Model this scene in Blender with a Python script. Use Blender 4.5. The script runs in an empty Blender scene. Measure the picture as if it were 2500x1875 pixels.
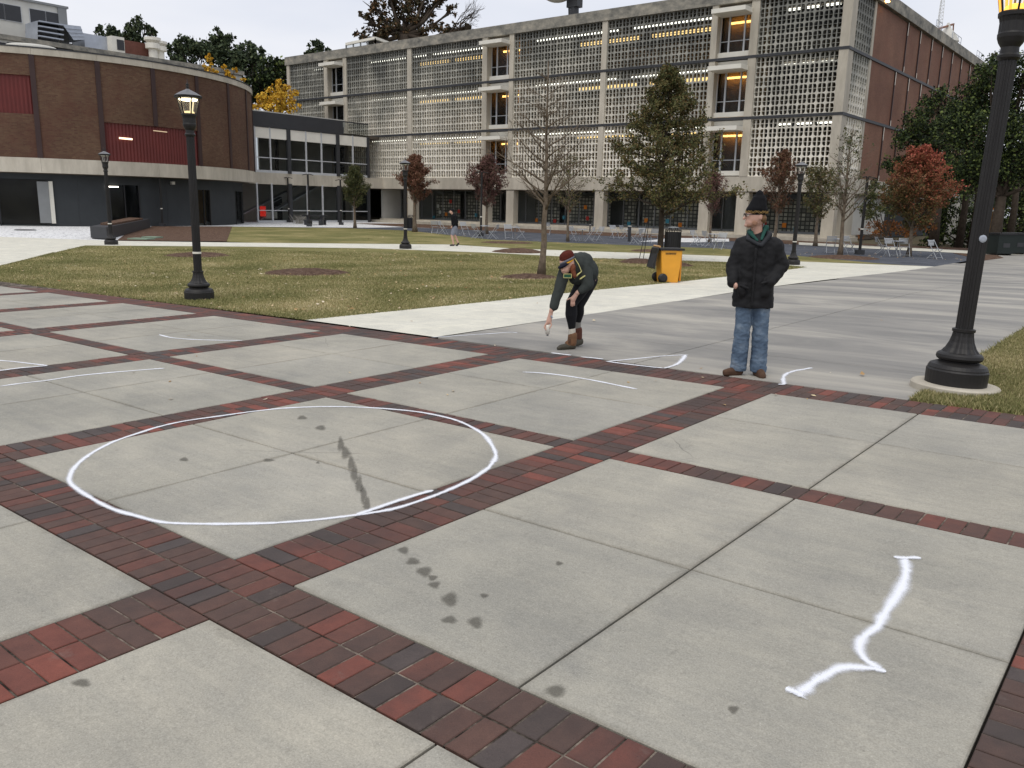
import bpy, bmesh, math, random
import numpy as np
from mathutils.geometry import tessellate_polygon
from mathutils import Vector, Matrix, noise as mnoise
random.seed(7); np.random.seed(7)
rnd = random.random
def U(a, b): return a + (b - a) * random.random()
sc = bpy.context.scene
C = bpy.data.collections.new('scene'); sc.collection.children.link(C)
rad = math.radians

# ------------------------------------------------------------------ camera
FPX = 2034.0; PIT = rad(12.117); ROL = rad(1.2785); TH = rad(-38.82); HC = 1.6
def _axes(p, r):
    fw = np.array([0, math.cos(p), -math.sin(p)]); r0 = np.array([1., 0, 0]); u0 = np.cross(r0, fw)
    return r0*math.cos(r)+u0*math.sin(r), -r0*math.sin(r)+u0*math.cos(r), fw
def _w(v): return np.array([v[0]*math.cos(TH)+v[1]*math.sin(TH), -v[0]*math.sin(TH)+v[1]*math.cos(TH), v[2]])
RR, UU, FF = [_w(a) for a in _axes(PIT, ROL)]
CP = np.array([0, 0, HC])
cam = bpy.data.objects.new('camera', bpy.data.cameras.new('camera')); C.objects.link(cam); sc.camera = cam
cam.matrix_world = Matrix(((RR[0], UU[0], -FF[0], 0), (RR[1], UU[1], -FF[1], 0), (RR[2], UU[2], -FF[2], HC), (0, 0, 0, 1)))
cam.data.sensor_width = 36; cam.data.lens = 36*FPX/2500; cam.data.clip_start = 0.1; cam.data.clip_end = 3000

# ------------------------------------------------------------------ world, sun, exposure
SUN_EL, SUN_AZ = rad(60), rad(165)
wd = bpy.data.worlds.new('World'); sc.world = wd; wd.use_nodes = True
N = wd.node_tree.nodes; L = wd.node_tree.links; N.clear()
sky = N.new('ShaderNodeTexSky'); sky.sky_type = 'NISHITA'; sky.sun_disc = False
sky.sun_elevation = SUN_EL; sky.sun_rotation = SUN_AZ; sky.dust_density = 4; sky.air_density = 1.2
tc = N.new('ShaderNodeTexCoord'); mp = N.new('ShaderNodeMapping'); mp.inputs['Scale'].default_value = (1.2, 1.2, 4.5)
nz = N.new('ShaderNodeTexNoise'); nz.inputs['Scale'].default_value = 1.6; nz.inputs['Detail'].default_value = 5; nz.inputs['Roughness'].default_value = .5
cr = N.new('ShaderNodeValToRGB'); cr.color_ramp.elements[0].position = .34; cr.color_ramp.elements[1].position = .68
cr.color_ramp.elements[0].color = (7.0, 7.45, 8.6, 1); cr.color_ramp.elements[1].color = (9.0, 9.1, 9.6, 1)
mx = N.new('ShaderNodeMix'); mx.data_type = 'RGBA'; mx.inputs[0].default_value = .93
bg = N.new('ShaderNodeBackground'); bg.inputs[1].default_value = .1; wo = N.new('ShaderNodeOutputWorld')
L.new(tc.outputs['Generated'], mp.inputs[0]); L.new(mp.outputs[0], nz.inputs['Vector']); L.new(nz.outputs['Fac'], cr.inputs[0])
L.new(sky.outputs[0], mx.inputs[6]); L.new(cr.outputs[0], mx.inputs[7]); L.new(mx.outputs[2], bg.inputs[0]); L.new(bg.outputs[0], wo.inputs[0])
sl = bpy.data.lights.new('sun', 'SUN'); sl.energy = 1.3; sl.angle = rad(40); sl.color = (1, .95, .86)
so = bpy.data.objects.new('sun', sl); C.objects.link(so)
sd = Vector((math.sin(SUN_AZ)*math.cos(SUN_EL), math.cos(SUN_AZ)*math.cos(SUN_EL), math.sin(SUN_EL)))
so.rotation_euler = sd.to_track_quat('Z', 'Y').to_euler(); so.location = (0, 0, 60)
sc.view_settings.view_transform = 'Standard'; sc.view_settings.look = 'None'; sc.view_settings.gamma = 1
sc.view_settings.exposure = 0.05; sc.view_settings.use_curve_mapping = False
sc.cycles.max_bounces = 6; sc.cycles.transparent_max_bounces = 12; sc.cycles.use_denoising = True; sc.cycles.sample_clamp_indirect = 4

# ------------------------------------------------------------------ terrain
SX, SY, ZF = 0.01926, 0.00031, -0.4
FHX, FHY = FF[0]/math.hypot(FF[0], FF[1]), FF[1]/math.hypot(FF[0], FF[1])
def hz(x, y):
    d = x*FHX+y*FHY; t = min(max((d-17)/16, 0), 1); s = t*t*(3-2*t)
    x = max(min(x, 25), -40)
    return (SX*x+SY*y)*(1-s)+ZF*s
def ray(px, py): return FF+(px-1250)/FPX*RR-(py-937.5)/FPX*UU
def G(px, py):
    d = ray(px, py); t = .5
    while t < 400:
        if HC+d[2]*t < hz(d[0]*t, d[1]*t): break
        t *= 1.02
    a, b = t/1.02, t
    for _ in range(30):
        m = (a+b)/2
        if HC+d[2]*m < hz(d[0]*m, d[1]*m): b = m
        else: a = m
    return (d[0]*a, d[1]*a, hz(d[0]*a, d[1]*a))
def PT(px, py, D):
    d = ray(px, py); return CP+d*(D/float(d@FF))
def onX(px, py, X):
    d = ray(px, py); return CP+d*(X/d[0])
def onY(px, py, Y):
    d = ray(px, py); return CP+d*(Y/d[1])
FACE = math.atan2(RR[1], RR[0])     # turns local +x towards the right of the view

# ------------------------------------------------------------------ object helpers
def link(o, parent=None):
    C.objects.link(o)
    if parent is not None: o.parent = parent
    return o
def tag(o, label=None, cat=None, group=None, kind=None):
    if label: o['label'] = label
    if cat: o['category'] = cat
    if group: o['group'] = group
    if kind: o['kind'] = kind
    return o
def thing(name, label, cat, loc=(0, 0, 0), rz=0, group=None):
    o = bpy.data.objects.new(name, None); o.location = loc; o.rotation_euler = (0, 0, rz); o.empty_display_size = .2
    link(o); return tag(o, label, cat, group)
def mesh_obj(name, v, f, mat, parent=None, smooth=False, uv=None, loc=None):
    me = bpy.data.meshes.new(name); me.from_pydata([tuple(p) for p in v], [], f)
    if mat is not None:
        for m in (mat if isinstance(mat, (list, tuple)) else [mat]): me.materials.append(m)
    if smooth: me.polygons.foreach_set('use_smooth', [True]*len(me.polygons))
    if uv is not None:
        l = me.uv_layers.new(name='UVMap'); l.data.foreach_set('uv', np.asarray(uv, dtype=float).ravel())
    me.update()
    o = bpy.data.objects.new(name, me)
    if loc is not None: o.location = loc
    return link(o, parent)
def copy_tree(o, parent=None):
    c = o.copy(); C.objects.link(c)
    if parent is not None: c.parent = parent
    for ch in list(o.children): copy_tree(ch, c)
    return c
class MB:
    def __init__(s): s.v = []; s.f = []; s.uv = None
    def add(s, v, f):
        n = len(s.v); s.v += [tuple(p) for p in v]; s.f += [tuple(i+n for i in q) for q in f]; return s
    def box(s, x0, x1, y0, y1, z0, z1):
        return s.add([(x0, y0, z0), (x1, y0, z0), (x1, y1, z0), (x0, y1, z0), (x0, y0, z1), (x1, y0, z1), (x1, y1, z1), (x0, y1, z1)],
                     [(0, 3, 2, 1), (4, 5, 6, 7), (0, 1, 5, 4), (1, 2, 6, 5), (2, 3, 7, 6), (3, 0, 4, 7)])
    def bar(s, a, b, w, h=None, up=(0, 0, 1)):
        a = Vector(a); b = Vector(b); h = h or w; d = (b-a).normalized(); u = Vector(up)
        if abs(d.dot(u)) > .97: u = Vector((1, 0, 0))
        x = d.cross(u).normalized(); y = x.cross(d).normalized()
        v = [p+x*sx*w/2+y*sy*h/2 for p in (a, b) for sx, sy in ((-1, -1), (1, -1), (1, 1), (-1, 1))]
        return s.add(v, [(0, 1, 2, 3), (7, 6, 5, 4), (0, 4, 5, 1), (1, 5, 6, 2), (2, 6, 7, 3), (3, 7, 4, 0)])
    def tube(s, pts, r, n=6, cap=True):
        pts = [Vector(p) for p in pts]; m = len(pts)
        rs = r if isinstance(r, (list, tuple)) else [r]*m
        v = []; f = []; px = None
        for i, p in enumerate(pts):
            d = (pts[min(i+1, m-1)]-pts[max(i-1, 0)])
            d = d.normalized() if d.length > 1e-9 else Vector((0, 0, 1))
            if px is None:
                px = d.cross(Vector((0, 0, 1)) if abs(d.z) < .9 else Vector((1, 0, 0))).normalized()
            else:
                px = (px-d*px.dot(d)); px = px.normalized() if px.length > 1e-6 else d.orthogonal().normalized()
            py = d.cross(px)
            for k in range(n):
                a = 2*math.pi*k/n; v.append(p+(px*math.cos(a)+py*math.sin(a))*rs[i])
        for i in range(m-1):
            for k in range(n):
                k2 = (k+1) % n; f.append((i*n+k, i*n+k2, (i+1)*n+k2, (i+1)*n+k))
        if cap: f.append(tuple(range(n-1, -1, -1))); f.append(tuple((m-1)*n+k for k in range(n)))
        return s.add(v, f)
    def lathe(s, prof, n=24, flute=0, nf=16, c=(0, 0), rot=0, fl=None):
        v = []; f = []; m = len(prof)
        for i, (r, z) in enumerate(prof):
            fa = (fl[i] if fl else flute)
            for k in range(n):
                a = 2*math.pi*k/n+rot; rr = r*(1-fa*(.5+.5*math.cos(a*nf)))
                v.append((c[0]+rr*math.cos(a), c[1]+rr*math.sin(a), z))
        for i in range(m-1):
            for k in range(n):
                k2 = (k+1) % n; f.append((i*n+k, i*n+k2, (i+1)*n+k2, (i+1)*n+k))
        f.append(tuple(range(n-1, -1, -1))); f.append(tuple((m-1)*n+k for k in range(n)))
        return s.add(v, f)
    def prism(s, poly, z0, z1):
        n = len(poly)
        return s.add([(x, y, z0) for x, y in poly]+[(x, y, z1) for x, y in poly],
                     [tuple(range(n-1, -1, -1)), tuple(range(n, 2*n))]+[(i, (i+1) % n, n+(i+1) % n, n+i) for i in range(n)])
    def build(s, name, mat, parent=None, smooth=False, loc=None): return mesh_obj(name, s.v, s.f, mat, parent, smooth, None, loc)

# ------------------------------------------------------------------ material helpers
def lin(c):
    return tuple(((x/255)/12.92 if x/255 <= .04045 else ((x/255+.055)/1.055)**2.4) for x in c)
class NT:
    def __init__(s, name):
        s.m = bpy.data.materials.new(name); s.m.use_nodes = True; s.t = s.m.node_tree; s.N = s.t.nodes; s.L = s.t.links
        s.b = s.N['Principled BSDF']; s.out = s.N['Material Output']; s.pos = s.N.new('ShaderNodeNewGeometry').outputs['Position']
        s.b.inputs['Roughness'].default_value = .8; s.b.inputs['Specular IOR Level'].default_value = .3
    def map(s, v=None, scale=(1, 1, 1), rot=(0, 0, 0)):
        n = s.N.new('ShaderNodeMapping'); n.inputs['Scale'].default_value = scale; n.inputs['Rotation'].default_value = rot
        s.L.new(v or s.pos, n.inputs[0]); return n.outputs[0]
    def noise(s, scale=5, detail=4, rough=.55, vec=None, dist=0):
        n = s.N.new('ShaderNodeTexNoise'); n.inputs['Scale'].default_value = scale; n.inputs['Detail'].default_value = detail
        n.inputs['Roughness'].default_value = rough; n.inputs['Distortion'].default_value = dist; s.L.new(vec or s.pos, n.inputs['Vector']); return n.outputs['Fac']
    def voro(s, scale=5, vec=None, feat='F1', out='Distance'):
        n = s.N.new('ShaderNodeTexVoronoi'); n.inputs['Scale'].default_value = scale; n.feature = feat; s.L.new(vec or s.pos, n.inputs['Vector']); return n.outputs[out]
    def ramp(s, fac, stops, interp='LINEAR'):
        n = s.N.new('ShaderNodeValToRGB'); r = n.color_ramp; r.interpolation = interp
        while len(r.elements) < len(stops): r.elements.new(.5)
        for e, (p, c) in zip(r.elements, stops):
            e.position = p; e.color = (tuple(c)+(1,)) if hasattr(c, '__len__') else (c, c, c, 1)
        s.L.new(fac, n.inputs[0]); return n.outputs[0]
    def mix(s, a, b, fac, mode='MIX'):
        n = s.N.new('ShaderNodeMix'); n.data_type = 'RGBA'; n.blend_type = mode
        for i, x in ((6, a), (7, b)):
            if hasattr(x, 'is_linked') or hasattr(x, 'node'): s.L.new(x, n.inputs[i])
            else: n.inputs[i].default_value = tuple(x)+(1,) if len(x) == 3 else x
        if hasattr(fac, 'node'): s.L.new(fac, n.inputs[0])
        else: n.inputs[0].default_value = fac
        return n.outputs[2]
    def math(s, op, a, b=0.):
        n = s.N.new('ShaderNodeMath'); n.operation = op
        for i, x in enumerate((a, b)):
            if hasattr(x, 'node'): s.L.new(x, n.inputs[i])
            else: n.inputs[i].default_value = x
        return n.outputs[0]
    def col(s, c):
        if hasattr(c, 'node'): s.L.new(c, s.b.inputs['Base Color'])
        else: s.b.inputs['Base Color'].default_value = tuple(c)+(1,)
        return s
    def bump(s, h, dist=.01, st=.5):
        n = s.N.new('ShaderNodeBump'); n.inputs['Strength'].default_value = st; n.inputs['Distance'].default_value = dist
        s.L.new(h, n.inputs['Height']); s.L.new(n.outputs[0], s.b.inputs['Normal']); return s
    def rough(s, r, spec=None):
        if hasattr(r, 'node'): s.L.new(r, s.b.inputs['Roughness'])
        else: s.b.inputs['Roughness'].default_value = r
        if spec is not None: s.b.inputs['Specular IOR Level'].default_value = spec
        return s
    def emis(s, c, st):
        s.b.inputs['Emission Color'].default_value = tuple(c)+(1,); s.b.inputs['Emission Strength'].default_value = st; return s
    def rand(s):
        return s.N.new('ShaderNodeObjectInfo').outputs['Random']
    def attr(s, name):
        n = s.N.new('ShaderNodeAttribute'); n.attribute_name = name; return n.outputs['Fac']
def basic(name, c, rough=.7, var=.18, scale=2.5, spec=.3, bump=0, bs=40, metal=0):
    t = NT(name); c = lin(c); d = tuple(x*(1-var) for x in c); e = tuple(min(x*(1+var), .95) for x in c)
    t.col(t.ramp(t.noise(scale, 5), [(.3, d), (.7, e)])); t.rough(rough, spec); t.b.inputs['Metallic'].default_value = metal
    if bump: t.bump(t.noise(bs, 3), bump)
    return t.m
def glow(name, c, st):
    t = NT(name); t.col((0, 0, 0)); t.emis(c, st); return t.m

M = {}
def concrete(name, lo, hi, stain, seed=0, fine=True, edge=False):
    t = NT(name)
    big = t.noise(.55, 5, .6, t.map(scale=(1, 1, 1), rot=(0, 0, seed)))
    c = t.ramp(big, [(.28, lin(lo)), (.72, lin(hi))])
    m = t.noise(2.3, 6, .62, dist=.4); c = t.mix(c, t.ramp(m, [(.30, (.80, .805, .815)), (.66, (1.04, 1.03, 1.0))]), .8, 'MULTIPLY')
    fi = t.noise(150, 3, .7); c = t.mix(c, t.ramp(fi, [(.3, (.72, .72, .72)), (.7, (1.2, 1.2, 1.2))]), .8, 'MULTIPLY'); c = t.mix(c, t.ramp(t.noise(48, 4, .75), [(.3, (.86, .86, .85)), (.7, (1.09, 1.09, 1.08))]), .8, 'MULTIPLY')
    sp = t.noise(14, 6, .7); c = t.mix(c, lin(stain), t.ramp(sp, [(.60, 0.), (.70, .30)]))
    fl = t.ramp(t.voro(9, feat='F1'), [(.035, .4), (.06, 0.)]); c = t.mix(c, lin(stain), fl)
    c = t.mix(c, (.10, .095, .085), t.ramp(t.voro(60, feat='F1'), [(.06, .55), (.11, 0.)])); c = t.mix(c, (.62, .60, .55), t.ramp(t.voro(43, t.map(rot=(0, 0, 1.1)), feat='F1'), [(.05, .7), (.09, 0.)]))
    c = t.mix(c, t.ramp(t.noise(5, 6, .7, t.map(scale=(.25, 2.6, 1), rot=(0, 0, .2))), [(.35, (.90, .905, .915)), (.6, (1.04, 1.03, 1.02))]), .7, 'MULTIPLY')
    if edge:
        r_ = t.rand(); c = t.mix(c, t.ramp(r_, [(0, (.975, .972, .975)), (.5, (.995, .99, .98)), (1, (1.025, 1.005, .98))]), 1., 'MULTIPLY')
        ck = t.ramp(t.voro(.8, t.mix(t.pos, t.N.new('ShaderNodeTexNoise').outputs['Color'], .06), 'DISTANCE_TO_EDGE'), [(.0015, .55), (.004, 0.)])
        c = t.mix(c, (.09, .085, .08), t.math('MULTIPLY', ck, t.ramp(t.noise(.5, 3), [(.60, 0.), (.66, 1.)])))
    if edge:                     # grime along every slab edge
        sp = t.N.new('ShaderNodeSeparateXYZ'); t.L.new(t.N.new('ShaderNodeTexCoord').outputs['Generated'], sp.inputs[0]); dd = []
        for a in (0, 1):
            u = t.math('ABSOLUTE', t.math('SUBTRACT', sp.outputs[a], .5)); dd.append(u)
        d = t.math('MAXIMUM', dd[0], dd[1]); d = t.math('ADD', d, t.math('MULTIPLY', t.math('SUBTRACT', t.noise(3.2, 5, .7), .5), .10))
        c = t.mix(c, (.62, .60, .57), t.ramp(d, [(.482, 0.), (.4995, .40)]), 'MULTIPLY')
    t.col(c); t.rough(.85, .25); t.bump(t.math('ADD', t.noise(220, 2), t.math('MULTIPLY', t.noise(12, 4), 1.5)), .0022, .6)
    return t.m
M['slab'] = concrete('plaza_concrete', (152, 150, 142), (182, 178, 167), (112, 109, 102), edge=True)
M['newpath'] = concrete('new_white_concrete', (214, 211, 198), (228, 225, 212), (196, 192, 178))
t = NT('streaked_concrete')
st = t.noise(1.0, 6, .62, t.map(scale=(.22, .8, 1), rot=(0, 0, .35)), .8)
c = t.ramp(st, [(.26, lin((118, 117, 114))), (.46, lin((145, 142, 136))), (.66, lin((176, 171, 160)))])
c = t.mix(c, t.ramp(t.noise(7, 6, .65, t.map(scale=(.3, 1.3, 1), rot=(0, 0, .35))), [(.3, (.84, .84, .85)), (.7, (1.06, 1.05, 1.03))]), .8, 'MULTIPLY')
c = t.mix(c, t.ramp(t.noise(140, 3, .7), [(.3, (.86, .86, .86)), (.7, (1.08, 1.08, 1.08))]), .8, 'MULTIPLY')
t.col(c); t.rough(.7, .3); t.bump(t.noise(200, 2), .002, .5); M['grey'] = t.m
# paving bricks: the colour belongs to each brick
t = NT('paving_brick')
c = t.ramp(t.rand(), [(0, lin((78, 68, 64))), (.10, lin((88, 69, 62))), (.34, lin((94, 70, 62))), (.52, lin((104, 69, 60))), (.74, lin((114, 69, 59))), (.88, lin((128, 74, 62))), (.95, lin((82, 73, 70)))], 'CONSTANT')
c = t.mix(c, t.ramp(t.noise(11, 6, .65), [(.25, (.72, .73, .76)), (.7, (1.14, 1.12, 1.1))]), .85, 'MULTIPLY')
c = t.mix(c, t.ramp(t.noise(260, 2, .7), [(.3, (.8, .8, .8)), (.7, (1.15, 1.15, 1.15))]), .8, 'MULTIPLY')
c = t.mix(c, lin((62, 56, 54)), t.ramp(t.noise(1.3, 5, .65), [(.45, 0.), (.62, .5)])); c = t.mix(c, lin((128, 118, 110)), t.ramp(t.noise(4, 6, .75), [(.62, 0.), (.78, .4)]))
c = t.mix(c, (.02, .018, .016), t.ramp(t.voro(70, feat='F1'), [(.07, .7), (.12, 0.)]))
t.col(c); t.rough(.75, .3); t.bump(t.noise(120, 4), .003, .5); M['brick'] = t.m
t = NT('paving_brick_far')
c = t.ramp(t.attr('tint'), [(0, lin((88, 74, 70))), (.2, lin((98, 73, 66))), (.45, lin((106, 74, 66))), (.65, lin((112, 74, 66))), (.85, lin((122, 78, 67)))], 'CONSTANT')
t.col(t.mix(c, t.ramp(t.noise(9, 5), [(.3, (.8, .8, .8)), (.7, (1.1, 1.1, 1.1))]), .8, 'MULTIPLY')); M['brickfar'] = t.m
t = NT('joint_sand')
t.col(t.ramp(t.noise(6, 6, .7), [(.5, lin((28, 26, 23))), (.70, lin((44, 40, 35))), (.8, lin((100, 92, 82)))])); t.rough(.95, .1); M['sand'] = t.m
t = NT('brick_joint_sand')
t.col(t.ramp(t.noise(5, 6, .75), [(.38, lin((44, 40, 36))), (.50, lin((92, 84, 76))), (.62, lin((142, 130, 118)))])); t.rough(.95, .1); M['sand2'] = t.m
t = NT('lawn_turf')
c = t.ramp(t.noise(.35, 6, .65), [(.32, lin((108, 109, 70))), (.50, lin((132, 127, 86))), (.68, lin((164, 152, 112)))])
c = t.mix(c, t.ramp(t.noise(3.2, 6, .7), [(.3, (.70, .76, .66)), (.7, (1.18, 1.12, 1.08))]), .8, 'MULTIPLY')
c = t.mix(c, t.ramp(t.noise(45, 4, .75), [(.3, (.70, .72, .66)), (.7, (1.2, 1.18, 1.14))]), .8, 'MULTIPLY')
t.col(c); t.rough(.95, .1); t.bump(t.noise(60, 4), .03, .9); M['turf'] = t.m
t = NT('grass_blade'); c = t.ramp(t.attr('tint'), [(0, lin((104, 108, 64))), (.45, lin((144, 139, 94))), (.8, lin((182, 168, 126))), (1, lin((208, 193, 156)))])
t.col(c); t.rough(.8, .2); M['blade'] = t.m
t = NT('soil'); t.col(t.ramp(t.noise(3, 6), [(.3, lin((70, 62, 48))), (.7, lin((104, 96, 70)))])); M['soil'] = t.m
t = NT('mulch')
c = t.ramp(t.noise(9, 6, .75), [(.28, lin((58, 44, 38))), (.5, lin((98, 78, 66))), (.72, lin((136, 116, 102)))])
c = t.mix(c, t.ramp(t.voro(38, t.map(scale=(1, .4, 1)), out='Distance'), [(.1, (.6, .58, .56)), (.5, (1.2, 1.18, 1.15))]), .7, 'MULTIPLY')
t.col(c); t.rough(.95, .1); t.bump(t.noise(30, 5, .8), .05, 1); M['mulch'] = t.m
t = NT('cobbles')
v = t.voro(1.9, t.map(scale=(1.0, 2.4, 1), rot=(0, 0, .6)), 'DISTANCE_TO_EDGE')
c = t.ramp(v, [(.02, lin((170, 170, 170))), (.07, lin((232, 232, 230)))]); c = t.mix(c, t.ramp(t.noise(1.1, 5), [(.3, (.90, .90, .92)), (.7, (1.03, 1.03, 1.03))]), .8, 'MULTIPLY')
t.col(c); t.rough(.8, .3); M['cobble'] = t.m
t = NT('dark_gravel')
t.col(t.mix(t.ramp(t.noise(1.1, 6, .65), [(.3, lin((70, 73, 80))), (.7, lin((100, 103, 110)))]), t.ramp(t.noise(34, 4, .8), [(.3, (.6, .6, .6)), (.7, (1.35, 1.35, 1.35))]), .7, 'MULTIPLY')); t.rough(.9, .2); t.bump(t.noise(50, 4), .03, .8); M['gravel'] = t.m
t = NT('facade_concrete')
c = t.ramp(t.noise(.5, 6, .6, t.map(scale=(1, 1, .35))), [(.3, lin((172, 165, 151))), (.7, lin((206, 198, 182)))])
c = t.mix(c, t.ramp(t.noise(2.4, 6, .7, t.map(scale=(1, 1, .25))), [(.3, (.76, .75, .73)), (.62, (1.03, 1.03, 1.03))]), .7, 'MULTIPLY')
t.col(c); t.bump(t.noise(18, 4), .01, .4); M['fcon'] = t.m
t = NT('weathered_screen')      # dirtier towards the parapet, with black streaks
sp = t.N.new('ShaderNodeSeparateXYZ'); t.L.new(t.pos, sp.inputs[0])
hgt = t.math('MULTIPLY', t.math('SUBTRACT', sp.outputs[2], 4.), 1/12.)
nn = t.noise(.34, 6, .65, t.map(scale=(1, 1, .6)))
k = t.math('ADD', t.math('MULTIPLY', hgt, .62), t.math('MULTIPLY', nn, .8))
c = t.ramp(k, [(.42, lin((246, 240, 226))), (.62, lin((222, 216, 202))), (.82, lin((172, 170, 160))), (.98, lin((120, 120, 115)))])
c = t.mix(c, t.ramp(t.noise(3, 5, .7, t.map(scale=(1, 1, .3))), [(.35, (.78, .78, .76)), (.6, (1.02, 1.02, 1.02))]), .7, 'MULTIPLY')
t.col(c); M['screen'] = t.m
t = NT('dirty_parapet')
c = t.ramp(t.noise(.9, 6, .7, t.map(scale=(1, 1, 1.6))), [(.32, lin((92, 92, 88))), (.52, lin((140, 136, 126))), (.7, lin((176, 168, 152)))])
t.col(c); M['parapet'] = t.m
def brickwall(name, a, b, c3, patch):
    t = NT(name); uv = t.N.new('ShaderNodeUVMap').outputs[0]
    br = t.N.new('ShaderNodeTexBrick'); br.inputs['Scale'].default_value = 1; br.inputs['Brick Width'].default_value = .24; br.inputs['Row Height'].default_value = .085
    br.inputs['Mortar Size'].default_value = .008; br.inputs['Color1'].default_value = lin(a)+(1,); br.inputs['Color2'].default_value = lin(b)+(1,); br.inputs['Mortar'].default_value = lin(c3)+(1,)
    t.L.new(uv, br.inputs['Vector'])
    p = t.ramp(t.noise(.28, 5, .6), [(.36, (.80, .74, .72)), (.64, (1.15, 1.16, 1.12))])
    c = t.mix(br.outputs[0], p, .9, 'MULTIPLY'); c = t.mix(c, lin(patch), t.ramp(t.noise(.45, 6, .6), [(.5, 0.), (.62, .45)]))
    c = t.mix(c, t.ramp(t.noise(7, 5, .7), [(.3, (.85, .85, .85)), (.7, (1.12, 1.12, 1.12))]), .7, 'MULTIPLY')
    t.col(c); t.bump(br.outputs['Fac'], -.01, .5); return t.m
M['drumbrick'] = brickwall('tan_red_brick_wall', (104, 80, 62), (90, 62, 50), (94, 80, 66), (90, 57, 46))
M['sidebrick'] = brickwall('red_brick_wall', (132, 94, 76), (122, 86, 70), (112, 92, 78), (124, 84, 68))
M['iron'] = basic('dark_bronze_paint', (32, 30, 29), .52, .15, 6, .4, .002, 90)
M['charcoal'] = basic('charcoal_render', (58, 61, 63), .8, .08, 1.2)
M['charcoal2'] = basic('charcoal_steel', (54, 55, 58), .55, .08, 1.5, .4)
M['redpanel'] = basic('red_corrugated_panel', (98, 38, 34), .5, .12, .8, .4)
M['darkstrip'] = basic('dark_bronze_strip', (62, 46, 44), .5, .1, 1)
M['whitep'] = basic('white_painted_slab', (226, 222, 210), .7, .06, 1.2)
M['offwhite'] = basic('off_white_wall', (198, 196, 188), .8, .08, .8)
M['rooflight'] = basic('grey_roof_gravel', (150, 150, 146), .9, .12, 2)
M['frame'] = basic('pale_aluminium_frame', (188, 190, 192), .45, .06, 2, .5)
M['greyframe'] = basic('grey_aluminium_frame', (128, 130, 130), .45, .06, 2, .5)
M['metal'] = basic('galvanised_metal', (172, 178, 188), .4, .1, 1.5, .6, metal=.3)
M['black'] = basic('black_plastic', (26, 26, 28), .45, .15, 8, .5)
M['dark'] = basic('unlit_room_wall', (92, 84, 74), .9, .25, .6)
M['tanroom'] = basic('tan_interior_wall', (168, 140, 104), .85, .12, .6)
M['bark'] = basic('grey_brown_bark', (112, 100, 86), .9, .35, 9, .15, .012, 30)
M['barkd'] = basic('dark_bark', (66, 58, 50), .9, .3, 7, .15, .02, 14)
t = NT('window_glass'); t.b.inputs['Base Color'].default_value = (.015, .018, .02, 1); t.rough(.06, .5)
tr = t.N.new('ShaderNodeBsdfTransparent'); tr.inputs[0].default_value = (.88, .9, .9, 1); ms = t.N.new('ShaderNodeMixShader'); ms.inputs[0].default_value = .16
t.L.new(tr.outputs[0], ms.inputs[1]); t.L.new(t.b.outputs[0], ms.inputs[2]); t.L.new(ms.outputs[0], t.out.inputs[0]); M['glass'] = t.m
t = NT('lantern_glass'); t.b.inputs['Base Color'].default_value = (.5, .5, .5, 1); t.rough(.1, .5)
tr = t.N.new('ShaderNodeBsdfTransparent'); ms = t.N.new('ShaderNodeMixShader'); ms.inputs[0].default_value = .06
t.L.new(tr.outputs[0], ms.inputs[1]); t.L.new(t.b.outputs[0], ms.inputs[2]); t.L.new(ms.outputs[0], t.out.inputs[0]); M['lglass'] = t.m
t = NT('spray_paint')          # opaque core, grainy overspray towards the edges
uv = t.N.new('ShaderNodeUVMap').outputs[0]; s2 = t.N.new('ShaderNodeSeparateXYZ'); t.L.new(uv, s2.inputs[0])
e = t.math('ABSOLUTE', t.math('SUBTRACT', s2.outputs[1], .5)); e = t.math('MULTIPLY', e, 2.)
e = t.math('ADD', e, t.math('MULTIPLY', t.math('SUBTRACT', t.noise(420, 2, .9), .5), 1.5)); e = t.math('ADD', e, t.math('MULTIPLY', t.math('SUBTRACT', t.noise(14, 3, .7), .5), .35))
t.L.new(t.ramp(e, [(.18, .97), (.42, .72), (.68, .22), (.95, 0.)]), t.b.inputs['Alpha']); t.col(lin((238, 240, 246))); t.rough(.6); M['spray'] = t.m
t = NT('wet_stain'); uv = t.N.new('ShaderNodeUVMap').outputs[0]; s2 = t.N.new('ShaderNodeSeparateXYZ'); t.L.new(uv, s2.inputs[0])
e = t.math('ADD', s2.outputs[0], t.math('MULTIPLY', t.math('SUBTRACT', t.noise(30, 4, .7), .5), .7))
t.L.new(t.ramp(e, [(.50, .46), (.95, 0.)]), t.b.inputs['Alpha']); t.col(lin((84, 80, 70))); t.rough(.6); M['stain'] = t.m
def leafmat(name, cols):
    t = NT(name); n = len(cols)
    c = t.ramp(t.attr('tint'), [(i/(n-1), lin(x)) for i, x in enumerate(cols)]); t.col(c); t.rough(.7, .25)
    t.b.inputs['Subsurface Weight'].default_value = 0
    return t.m
M['l_oak'] = leafmat('olive_brown_leaves', [(56, 62, 38), (78, 82, 48), (98, 98, 58), (112, 100, 62), (106, 84, 56)])
M['l_green'] = leafmat('dark_green_leaves', [(48, 56, 36), (66, 74, 44), (88, 90, 54), (104, 98, 60)])
M['l_rust'] = leafmat('rust_brown_leaves', [(84, 76, 48), (104, 76, 56), (118, 78, 62), (132, 92, 74), (96, 84, 54)])
M['l_maroon'] = leafmat('maroon_leaves', [(84, 80, 56), (98, 72, 62), (110, 74, 70), (124, 88, 82), (92, 70, 62)])
M['l_red'] = leafmat('scarlet_leaves', [(86, 84, 48), (112, 82, 52), (138, 84, 60), (158, 84, 68), (186, 92, 80)])
M['l_orange'] = leafmat('orange_brown_leaves', [(84, 62, 36), (124, 78, 44), (150, 92, 50), (112, 88, 48)])
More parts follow.
